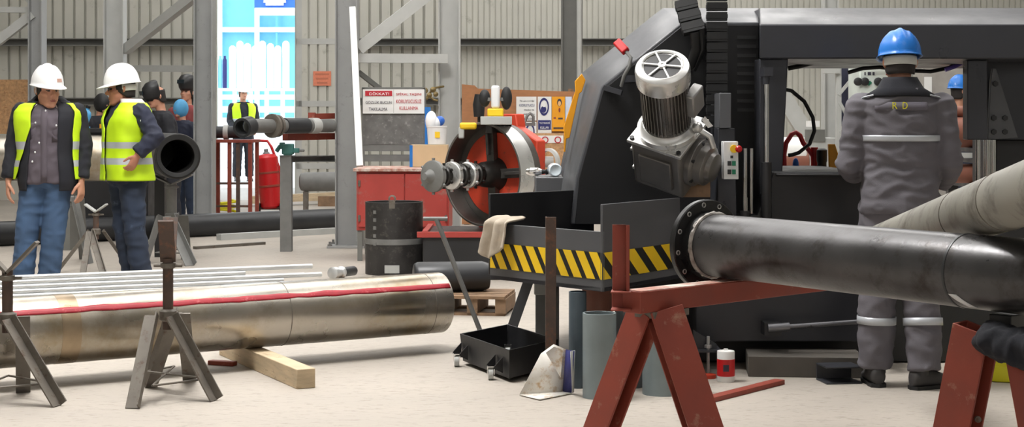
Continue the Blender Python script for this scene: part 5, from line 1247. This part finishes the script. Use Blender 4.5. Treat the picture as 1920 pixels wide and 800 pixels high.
def hard_hat(root, X, R, mat, band=True, peak=.045, logo=None, tilt=.06, hz_=.138):
    n, nt = 48, 14; zb = .158; m = MB(); rings = []
    def hx(p):                                             # tilted slightly with the brim lower at the back
        q = Matrix.Rotation(tilt, 3, 'X') @ (V(p) - V((0, 0, zb))); return X(q + V((0, 0, zb)))
    rx, ry = .108, .134
    for i in range(nt+1):
        th = PI/2*i/nt; r = math.sin(th)**.9; z = math.cos(th)
        ring = []
        for k in range(n):
            q = 2*PI*k/n; x, y = rx*r*math.sin(q), -ry*r*math.cos(q)
            ridge = .010*math.exp(-(x/.016)**2)*min(1, (1-r)*4) + .005*sum(math.exp(-((x-s_*.045)/.01)**2) for s_ in (-1, 1))*min(1, max(0, (1-r)*4))*(1 if r > .25 else 0)
            ring.append(hx((x, y+.004, zb + hz_*z + ridge)))
        rings.append(ring)
    for e, dz in ((.010, -.004), (.018, -.008)):
        ring = []
        for k in range(n):
            q = 2*PI*k/n; f = max(0, math.cos(q)); g = e/.018
            ex = .010*g + peak*g*f**2.2
            ring.append(hx(((rx+ex*.8)*math.sin(q), -(ry+ex)*math.cos(q)+.004, zb + dz*(1+1.2*f))))
        rings.append(ring)
    m.loft(rings, cap=False)
    h = m.build('hard_hat', mat, root, local=True, angle=60); s = h.modifiers.new('thick', 'SOLIDIFY'); s.thickness = .004; s.offset = -1
    m = MB(); rr = []
    for z in (.105, .112, .135, .150):
        rr.append([X((.0835*math.sin(q)*(1 if z > .11 else .98), -.112*math.cos(q)*.93+.002, z + (.01 if math.cos(q) > 0 else -.004)*(1))) for q in [2*PI*k/40 for k in range(10, 31)]])
    if band:
        m.loft(rr, cap=False, closed=False); b = m.build('nape_strap', band_m, h, local=True); s = b.modifiers.new('thick', 'SOLIDIFY'); s.thickness = .003; s.offset = 1
    if logo:
        m = MB(); q0 = math.radians(logo)
        pts_ = []
        for dz in (.026, .050):
            row = []
            for k in range(7):
                q = q0 + (k-3)*.075; r = math.sin(math.acos(dz/hz_))**.9
                row.append(hx((rx*r*math.sin(q)*1.015, -ry*r*math.cos(q)*1.015+.004, zb+dz)))
            pts_.append(row)
        m.loft(pts_, cap=False, closed=False); b = m.build('hat_emblem', M('emblem_copper', sr(190, 150, 136), .5), h, local=True)
    return h
def hair_cap(root, X, z0=.06, zf=.13, back=.101, w=.078, mat=None):
    m = MB(); n = 30; rows = []
    for i in range(8):
        f = i/7; row = []
        for k in range(n+1):
            q = math.radians(62) + math.radians(236)*k/n
            low = z0 + (zf-z0)*max(0, math.cos(q)+.35)
            z = low + (.185-low)*f
            tuck = 1 - .10*(1-f)**2
            row.append(X((w*math.sin(q)*tuck, -.092*math.cos(q)*tuck if math.cos(q) > 0 else -back*math.cos(q)*tuck, z)))
        rows.append(row)
    m.loft(rows, cap=False, closed=False); o = m.build('hair', mat or hair_m, root, local=True, angle=80)
    s = o.modifiers.new('thick', 'SOLIDIFY'); s.thickness = .008; s.offset = 0; return o
def body(root, arms, legs, X, Xi, skin_mat, lean=0, hands=True, vox=.0065, jowl=1.0, fat=1.0, head=True, handinfo=None):
    m = MB()
    torso_loft(m, .84, 1.50, -.02, fat, lean)
    for j in legs: m.tube(lerp_pts(j, 4), [.075, .073, .068, .062, .055, .054, .05, .042, .037][:9], n=14)
    for j in arms: m.tube(lerp_pts(j, 4), [.048, .047, .045, .041, .037, .036, .033, .029, .026], n=14)
    nb = V((0, .015 - lean*(1.46-.9), 1.44))
    m.tube([nb, nb.lerp(X((0, .02, .0)), .5), X((0, .015, .03)), X((0, .005, .08))], [.062, .056, .055, .055], n=18)
    if head: add_head(m, X, jowl)
    if handinfo:
        for h in handinfo: hand(m, *h)
    return mesh_local('body', remesh(m, vox, 2), [skin_mat, eye_m, lip_m, hair_m], root, matfn=face_mats(Xi))
def sleeves(m, arms, r0, r1, cuff=.97):
    for j in arms:
        p = lerp_pts([j[0], j[1], V(j[1]).lerp(V(j[2]), cuff)], 5)
        m.tube(p, [r0 + (r1-r0)*(i/10)**.9 + (.004 if i in (5,) else 0) for i in range(11)], n=18)
        m.ell(V(j[0]) + V((0, 0, -.01)), (r0*1.04, r0*1.04, r0*1.02), n=16, m=10)
def trousers(root, legs, mat, rt, rk, ra_, fat=1, lean=0, top=1.0, name='trousers', wrinkle=.008, zend=None, vox=.012):
    m = MB(); torso_loft(m, .82, top, .012, fat, lean)
    for j in legs:
        p = lerp_pts([V(j[0]) + V((0, 0, .03)), j[1], V(j[1]).lerp(V(j[2]), 1.03)], 5)
        m.tube(p, [rt - .004*i if i < 5 else rk + (ra_-rk)*(i-5)/5 for i in range(11)] if False else [rt + (rk-rt)*i/5 if i <= 5 else rk + (ra_-rk)*(i-5)/5 for i in range(11)], n=20)
    return mesh_local(name, remesh(m, vox, 4), [mat], root, wrinkle=wrinkle, wscale=9, stretch=(.7, .7, 1.2))
def shoes(root, legs, toes, mat):
    for j, ty in zip(legs, toes):
        a_ = V(j[2]); R = Matrix.Rotation(ty, 3, 'Z'); m = MB()
        f = lambda x, y, z: V((a_.x, a_.y, 0)) + R @ V((x, y, z))
        rings = []
        for y, w, h, zc_ in ((.085, .022, .03, .045), (.075, .036, .045, .055), (.03, .042, .055, .062), (-.03, .043, .05, .055), (-.09, .048, .036, .042), (-.14, .046, .027, .034), (-.18, .034, .02, .028), (-.195, .014, .012, .024)):
            rings.append([f(w*math.cos(q), y, max(.006, zc_ + h*math.sin(q))) for q in [2*PI*k/18 for k in range(18)]])
        m.loft(rings); m.tube([f(0, .03, .07), f(0, .035, .13)], [.046, .044], n=16)
        o = m.build('boot', mat, root, local=True, angle=60)
        m = MB(); out = [(.0, .095), (.038, .078), (.045, .03), (.042, -.03), (.05, -.1), (.042, -.165), (.0, -.205), (-.042, -.165), (-.05, -.1), (-.042, -.03), (-.045, .03), (-.038, .078)]
        m.loft([[f(x, y, 0) for x, y in out], [f(x, y, .018) for x, y in out]]); m.build('sole', black_rubber, o, local=True)
def shell(root, name, mat, z0, z1, off, pa, pb, fat, lean=0, nz=48, nphi=70, thick=.006, bands=(), bmat=None, wr=.005, flare=.0, seed=0):
    """open-fronted garment shell: pa(z), pb(z) give the azimuth of its two front edges (degrees, front = 0)"""
    m = MB(); rows = []; 
    for i in range(nz+1):
        z = z0 + (z1-z0)*i/nz; row = []
        a0, a1 = math.radians(pa(z)), math.radians(pb(z))
        for k in range(nphi+1):
            ph = a0 + (a1-a0)*k/nphi
            p = tpoint(z, ph, off + flare*(1-i/nz)**2, fat, lean)
            h = noise.noise(V((p.x*7+seed, p.y*7, p.z*5)))+.5*noise.noise(V((p.x*16, p.y*16+seed, p.z*9)))
            q = tpoint(z, ph, off+.01+ flare*(1-i/nz)**2, fat, lean) - p
            row.append(p + q.normalized()*wr*h)
        rows.append(row)
    o0 = len(m.v)
    m.loft(rows, cap=False, closed=False)
    mi = []
    for i in range(nz):
        zc_ = z0 + (z1-z0)*(i+.5)/nz; inb = any(b0 <= zc_ <= b1 for b0, b1 in bands); mi += [1 if inb else 0]*nphi
    m.m = mi
    o = m.build(name, [mat, bmat or mat], root, local=True, angle=80)
    s = o.modifiers.new('thick', 'SOLIDIFY'); s.thickness = thick; s.offset = 1; return o
def bandring(root, name, pts0, mat):
    m = MB(); m.loft(pts0, cap=False); o = m.build(name, mat, root, local=True, angle=80); s = o.modifiers.new('thick', 'SOLIDIFY'); s.thickness = .002; s.offset = 1; return o

# --- man in the open black jacket
d1_ = 12.5
p1 = thing('person', 'person in white hard hat and open hi-vis vest over black jacket, facing the camera', 'person', az(91, d1_, 0), math.radians(4))
p1.scale = (1, 1, 1.03)
X, Xi, R = head_xf(math.radians(38), math.radians(2), zoff=-.11, k=1.10, fwd=.05)
arms = [[V((-.215, .01, 1.40)), V((-.275, .03, 1.13)), V((-.295, -.04, .885))], [V((.215, .01, 1.40)), V((.265, .03, 1.13)), V((.258, -.03, .885))]]
legs = [[V((-.10, 0, .88)), V((-.165, -.01, .48)), V((-.205, .02, .1))], [V((.085, 0, .88)), V((.04, -.01, .48)), V((-.01, .03, .1))]]
hi = [(V((-.297, -.045, .865)), V((.02, -.1, -1)), V((.8, .3, 0)), 1, .55), (V((.259, -.035, .865)), V((.0, -.08, -1)), V((-.8, .3, 0)), -1, .55)]
FAT1 = 1.13
body(p1, arms, legs, X, Xi, skin, handinfo=hi, jowl=1.14, fat=FAT1)
m = MB(); torso_loft(m, .85, 1.45, .020, FAT1, nz=22)
sh_ = mesh_local('shirt', remesh(m, .011, 4), [shirt_m], p1, wrinkle=.010, wscale=9)
m = MB()
for s in (-1, 1): m.add([tpoint(1.45, s*.3, .034, FAT1), tpoint(1.49, s*1.2, .026, FAT1), tpoint(1.435, s*1.15, .036, FAT1), tpoint(1.385, s*.5, .036, FAT1)], [(0, 1, 2, 3)])
o = m.build('collar', collar_m, sh_, local=True); o.modifiers.new('thick', 'SOLIDIFY').thickness = .006
for s in (-1, 1):
    m = MB(); m.loft([[tpoint(z, s*(.42+dp), .021, FAT1) for dp in (-.2, 0, .2)] for z in (1.17, 1.24, 1.31)], cap=False, closed=False); o = m.build('pocket', shirt_m, sh_, local=True); o.modifiers.new('thick', 'SOLIDIFY').thickness = .006
m = MB(); m.loft([[tpoint(z, dp, .030, FAT1) for dp in (-.07, 0, .07)] for z in [.87+.06*k for k in range(10)]], cap=False, closed=False); o = m.build('placket', shirt_m, sh_, local=True); o.modifiers.new('thick', 'SOLIDIFY').thickness = .004
for z, dp in ((1.40, .02), (1.31, -.22), (1.16, -.12), (1.09, -.28), (1.02, -.38), (1.29, .36)):
    m = MB(); c = tpoint(z, dp, .020, FAT1); m.ell(c + V((0, -.006, 0)), (.007, .006, .009), n=10, m=6); m.build('button', white_plastic, sh_, local=True)
jk = shell(p1, 'jacket', black_cloth, .80, 1.47, .030, lambda z: 22 + 8*(1.4-z), lambda z: 360-20-30*max(0, 1.3-z), FAT1, thick=.008, wr=.008, flare=.01)
m = MB(); sleeves(m, arms, .072, .058)
mesh_local('sleeves', remesh(m, .01, 4), [black_cloth], jk, wrinkle=.009, wscale=10)
m = MB(); m.loft([[tpoint(z, ph, o_, FAT1) for ph in [math.radians(40+280*k/24) for k in range(25)]] for z, o_ in ((1.45, .045), (1.48, .04), (1.515, .034))], cap=False, closed=False); o = m.build('jacket_collar', black_cloth, jk, local=True); o.modifiers.new('thick', 'SOLIDIFY').thickness = .01
shell(p1, 'hi_vis_vest', hivis, .885, 1.455, .050, lambda z: 55 + 8*(1.4-z), lambda z: 360-18-42*max(0, 1.28-z)/.38, FAT1, bands=((.985, 1.03), (1.115, 1.165)), bmat=reflective, wr=.011, flare=.015, seed=3)
trousers(p1, legs, jeans, .112, .088, .082, FAT1-.03, top=.95, name='jeans', wrinkle=.009)
shoes(p1, legs, (-.1, .15), boot_m)
hair_cap(p1, X, z0=.07, zf=.115)
hard_hat(p1, X, R, hat_white, logo=18, peak=.045)

# --- man with a hand on his hip
d2_ = 12.8
p2 = thing('person', 'person in white hard hat, glasses and closed hi-vis vest, hand on hip', 'person', az(238, d2_, 0), math.radians(-52))
p2.scale = (1, 1, 1.03)
X, Xi, R = head_xf(math.radians(-24), math.radians(4), zoff=-.085, k=1.06, fwd=.035)
arms = [[V((-.2, .01, 1.395)), V((-.25, .06, 1.13)), V((-.21, .07, .90))], [V((.21, .02, 1.395)), V((.335, .085, 1.20)), V((.292, -.05, 1.075))]]
legs = [[V((-.09, 0, .88)), V((-.075, .01, .48)), V((-.05, .08, .1))], [V((.09, 0, .88)), V((.105, .02, .48)), V((.115, .08, .1))]]
hi = [(V((-.208, .07, .885)), V((.1, -.1, -1)), V((.8, .3, 0)), 1, .5), (V((.29, -.045, 1.06)), V((-.2, -.4, -.85)), V((-.9, -.2, .1)), -1, .75, 1.0)]
FAT2 = 1.10
body(p2, arms, legs, X, Xi, skin2, handinfo=hi, jowl=1.08, fat=FAT2)
m = MB(); torso_loft(m, .84, 1.485, .012, FAT2); sleeves(m, arms, .074, .056)
jk = mesh_local('jacket', remesh(m, .010, 4), [navy_cloth], p2, wrinkle=.011, wscale=11)
m = MB(); m.loft([[tpoint(z, ph, o_, FAT2) for ph in [math.radians(25+310*k/24) for k in range(25)]] for z, o_ in ((1.445, .036), (1.47, .032), (1.497, .034))], cap=False, closed=False); o = m.build('white_collar', collar_m, jk, local=True); o.modifiers.new('thick', 'SOLIDIFY').thickness = .01
m = MB(); m.prism([V((.286, -.02+.0, 1.33)), V((.29, .0, 1.35)), V((.296, .01, 1.28)), V((.29, -.005, 1.265))], (.004, 0, 0)); m.build('sleeve_patch', white_plastic, jk, local=True)
shell(p2, 'hi_vis_vest', hivis, .865, 1.462, .034, lambda z: 2 + 200*max(0, z-1.26)*.55, lambda z: 358 - 200*max(0, z-1.26)*.55, FAT2, bands=((.985, 1.035), (1.115, 1.165)), bmat=reflective, wr=.012, flare=.02, seed=9)
trousers(p2, legs, jeans2, .108, .086, .078, FAT2-.04, top=.95, name='jeans', wrinkle=.011)
shoes(p2, legs, (-.05, .2), boot_m)
hair_cap(p2, X, z0=.05, zf=.12)
m = MB()
for s in (-1, 1):
    m.loft([[X((s*(.032+.024*math.cos(q)), -.106+.012*abs(math.cos(q)) , .119+.015*math.sin(q))) for q in [2*PI*k/20 for k in range(20)]], [X((s*(.032+.024*math.cos(q)), -.103+.012*abs(math.cos(q)), .119+.015*math.sin(q))) for q in [2*PI*k/20 for k in range(20)]]])
    m.tube([X((s*.056, -.098, .124)), X((s*.077, -.04, .126)), X((s*.08, .015, .124))], .0028, n=6)
m.tube([X((-.01, -.105, .124)), X((.01, -.105, .124))], .003, n=6); m.build('glasses', black_paint, p2, local=True)
hard_hat(p2, X, R, hat_white, peak=.05)

# --- worker in grey with his back to the camera
d3_ = 8.22
p3 = thing('person', 'person in grey coverall and blue hard hat, back turned, standing at the band saw', 'person', az(1688, d3_, 0), math.radians(180-9))
p3.scale = (1.0, 1.0, 1.025)
X, Xi, R = head_xf(math.radians(6), math.radians(5), lean=.03, zoff=-.035)
LN = .03
arms = [[V((-.195, .0, 1.40)), V((-.245, .01, 1.12)), V((-.235, -.23, 1.03))], [V((.195, .0, 1.40)), V((.255, -.0, 1.11)), V((.22, -.25, 1.06))]]
legs = [[V((-.095, 0, .88)), V((-.105, .02, .48)), V((-.115, .07, .1))], [V((.095, 0, .88)), V((.115, .0, .48)), V((.125, .0, .1))]]
hi = [(V((-.233, -.25, 1.028)), V((.1, -1, -.1)), V((.4, .0, -.9)), 1, .6), (V((.218, -.27, 1.058)), V((-.1, -1, .1)), V((-.4, 0, -.9)), -1, .6)]
FAT3 = 1.0
body(p3, arms, legs, X, Xi, skin, handinfo=hi, lean=LN, fat=FAT3)
m = MB(); torso_loft(m, .86, 1.485, .026, FAT3, LN, flare=.012); sleeves(m, arms, .078, .060)
jk = mesh_local('coverall_jacket', remesh(m, .010, 4), [coverall], p3, wrinkle=.012, wscale=11, stretch=(.55, .55, 1.25))
def tband(z0, z1, off, fat, lean, pa=0, pb=360, n=60): return [[tpoint(z0+(z1-z0)*i/3, math.radians(pa+(pb-pa)*k/n), off, fat, lean) for k in range(n+1)] for i in range(4)]
m = MB(); m.loft(tband(1.225, 1.255, .040, FAT3, LN, 108, 252), cap=False, closed=False); o = m.build('reflective_band', reflective, jk, local=True); o.modifiers.new('thick', 'SOLIDIFY').thickness = .003
m = MB(); m.loft([[tpoint(z, ph, o_, FAT3, LN) for ph in [2*PI*k/30 for k in range(31)]] for z, o_ in ((1.455, .050), (1.49, .040), (1.53, .034), (1.545, .026))], cap=False, closed=False); o = m.build('collar', black_cloth, jk, local=True); o.modifiers.new('thick', 'SOLIDIFY').thickness = .012
# pale piping along the shoulder yoke
for s in (-1, 1):
    m = MB(); m.tube([tpoint(1.455, math.radians(180+s*50), .044, FAT3, LN), tpoint(1.445, math.radians(180+s*66), .045, FAT3, LN), tpoint(1.425, math.radians(180+s*80), .045, FAT3, LN)], .012, n=8, flat=.4); m.build('shoulder_tape', reflective, jk, local=True)
m = MB(); m.loft([[tpoint(z, math.radians(ph), .0345, FAT3, LN) for ph in range(146, 215, 6)] for z in (1.378, 1.40, 1.42)], cap=False, closed=False); 
ok_ = m.build('back_patch', M('coverall_dark', sr(98, 94, 103), .85, var=.1), jk, local=True); ok_.modifiers.new('thick', 'SOLIDIFY').thickness = .0015
Rt_ = Matrix(((-1, 0, 0), (0, 0, 1), (0, 1, 0)))
for s, x in (('R', .038), ('D', -.012)):
    c = tpoint(1.40, PI - .0 - x*3, .047, FAT3, LN); text(s, .024, .034, V((x, c.y+.004, 1.402)), lime_yellow, jk, name='yellow_letter', R=Rt_, depth=.003, local=True)
tr = trousers(p3, legs, coverall, .112, .094, .088, FAT3, LN, wrinkle=.011)
for j in legs:
    c = V(j[1]).lerp(V(j[2]), .40); t_ = (V(j[2])-V(j[1])).normalized(); a, b = frame(t_)
    m = MB(); m.loft([[c + t_*h + (a*math.cos(q)+b*math.sin(q))*(.100) for q in [2*PI*k/36 for k in range(36)]] for h in (-.019, 0, .019)], cap=False); o = m.build('reflective_band', reflective, tr, local=True); o.modifiers.new('thick', 'SOLIDIFY').thickness = .003
shoes(p3, legs, (-.95, .15), boot_m)
hair_cap(p3, X, z0=.055, zf=.115, back=.103)
hard_hat(p3, X, R, hat_blue, peak=.045, tilt=.0, hz_=.126)

# --- small far figures
def simple_person(label, px, d, yaw, top_mat, leg_mat, skin_mat, z0=0, hat=None, vest=False, lean=0.0, hyaw=0, pitch=0, scale=1.0, mask=None, arms_=None, hood=None):
    r = thing('person', label, 'person', (az(px, d, z0)), math.radians(yaw)); r.scale = (scale,)*3
    X, Xi, R = head_xf(math.radians(hyaw), math.radians(pitch), lean=lean)
    arms = arms_ or [[V((-.2, -lean*.5, 1.40)), V((-.25, -lean*.35, 1.13)), V((-.2, -.2-lean*.2, .98))], [V((.2, -lean*.5, 1.40)), V((.25, -lean*.35, 1.13)), V((.2, -.2-lean*.2, .98))]]
    legs = [[V((s*.095, 0, .88)), V((s*.11, -.01, .48)), V((s*.12, .02, .1))] for s in (-1, 1)]
    hi = [(V(a_[2]), (V(a_[2])-V(a_[1])), V((-s, .3, 0)), 1 if s < 0 else -1, .5) for a_, s in zip(arms, (-1, 1))]
    body(r, arms, legs, X, Xi, skin_mat, lean=lean, vox=.011, handinfo=hi)
    m = MB(); torso_loft(m, .84, 1.485, .02, 1.05, lean); sleeves(m, arms, .075, .056)
    jk = mesh_local('jacket', remesh(m, .014, 3), [top_mat], r, wrinkle=.008)
    if vest: shell(r, 'hi_vis_vest', hivis, .88, 1.46, .04, lambda z: 14, lambda z: 346 - 30*max(0, z-1.25), 1.05, lean, bands=((.985, 1.035), (1.115, 1.165)), bmat=reflective, nz=30, nphi=40)
    trousers(r, legs, leg_mat, .105, .085, .08, lean=lean, vox=.016)
    shoes(r, legs, (0, 0), boot_m)
    if hat: hard_hat(r, X, R, hat, peak=.05, band=False)
    if mask:
        m = MB(); rr = []
        for z, yf, w in ((.02, -.12, .06), (.06, -.15, .085), (.12, -.165, .098), (.18, -.15, .1), (.23, -.10, .08), (.25, -.03, .03)):
            rr.append([X((w*math.sin(q)*1.05, yf*math.cos(q) if math.cos(q) > 0 else -.04*math.cos(q), z+mask)) for q in [math.radians(-115+230*k/20) for k in range(21)]])
        m.loft(rr, cap=False, closed=False); o = m.build('welding_mask', black_paint, r, local=True, angle=60); o.modifiers.new('thick', 'SOLIDIFY').thickness = .005
        m = MB(); c = X((0, -.172, .13+mask)); m.box(c, (.10, .012, .05), R); m.build('mask_window', M('mask_glass', sr(30, 40, 46), .1), o, local=True)
    if hood: 
        m = MB(); m.ell(X((0, -.0, .12)), (.097, .122, .135), R=R, n=24, m=16); m.build('welding_hood', hood, r, local=True)
    else: hair_cap(r, X, z0=.04)
    return r
simple_person('person in hi-vis vest and white helmet standing outside in the bright doorway', 456, 31.5, 20, black_cloth, black_cloth, skin, z0=.2, hat=hat_white, vest=True, hyaw=10, scale=1.05)
simple_person('person in black clothes and dark mask, stooping behind the hand-on-hip man', 320, 18.4, -60, black_cloth, black_cloth, skin, lean=.22, mask=.06, hyaw=0, pitch=12)
simple_person('person in red top with a raised black welding mask beside the doorway column', 350, 22.2, -20, M('dull_red_cloth', sr(140, 66, 66), .85), black_cloth, skin, mask=.11, pitch=-6, scale=1.07)
simple_person('person in sky-blue welding hood in front of the red-topped welder', 348, 21.3, -30, navy_cloth, jeans2, skin, hood=M('sky_hood', sr(86, 164, 214), .6), lean=.16, scale=.93)
simple_person('person in dark jacket and pale blue hood working behind the two men in vests', 175, 20.9, 50, black_cloth, black_cloth, skin, lean=.3, hood=black_rubber, scale=.97)
simple_person('person in blue hard hat and dark jacket far behind at the right', 1800, 17.4, 100, navy_cloth, navy_cloth, skin, hat=hat_blue, scale=1.02, hyaw=10)
t = thing('blue_sleeve_stand_in', 'light blue jug shape put in for a welder sleeve on the workbench', 'jug', az(158, 18.85, 1.286))  # jug shape put in where a welder's blue sleeve belongs
c = az(158, 18.85, 1.286); tl = V((.35, 0, 1)).normalized()
m = MB(); m.lathe(c + V((-.03, 0, .03)), tl, [(.05, 0), (.065, .01), (.068, .14), (.05, .18), (.022, .2), (.022, .22)], n=18); m.box(c + V((0, 0, .01)), (.12, .08, .02)); m.build('jug_body', M('sky_hood', sr(86, 164, 214), .6), t)
m = MB(); q = c + tl*.23 + V((-.03, 0, .03)); m.cyl(q - tl*.012, q + tl*.02, .026, n=14); m.build('cap', black_rubber, t)
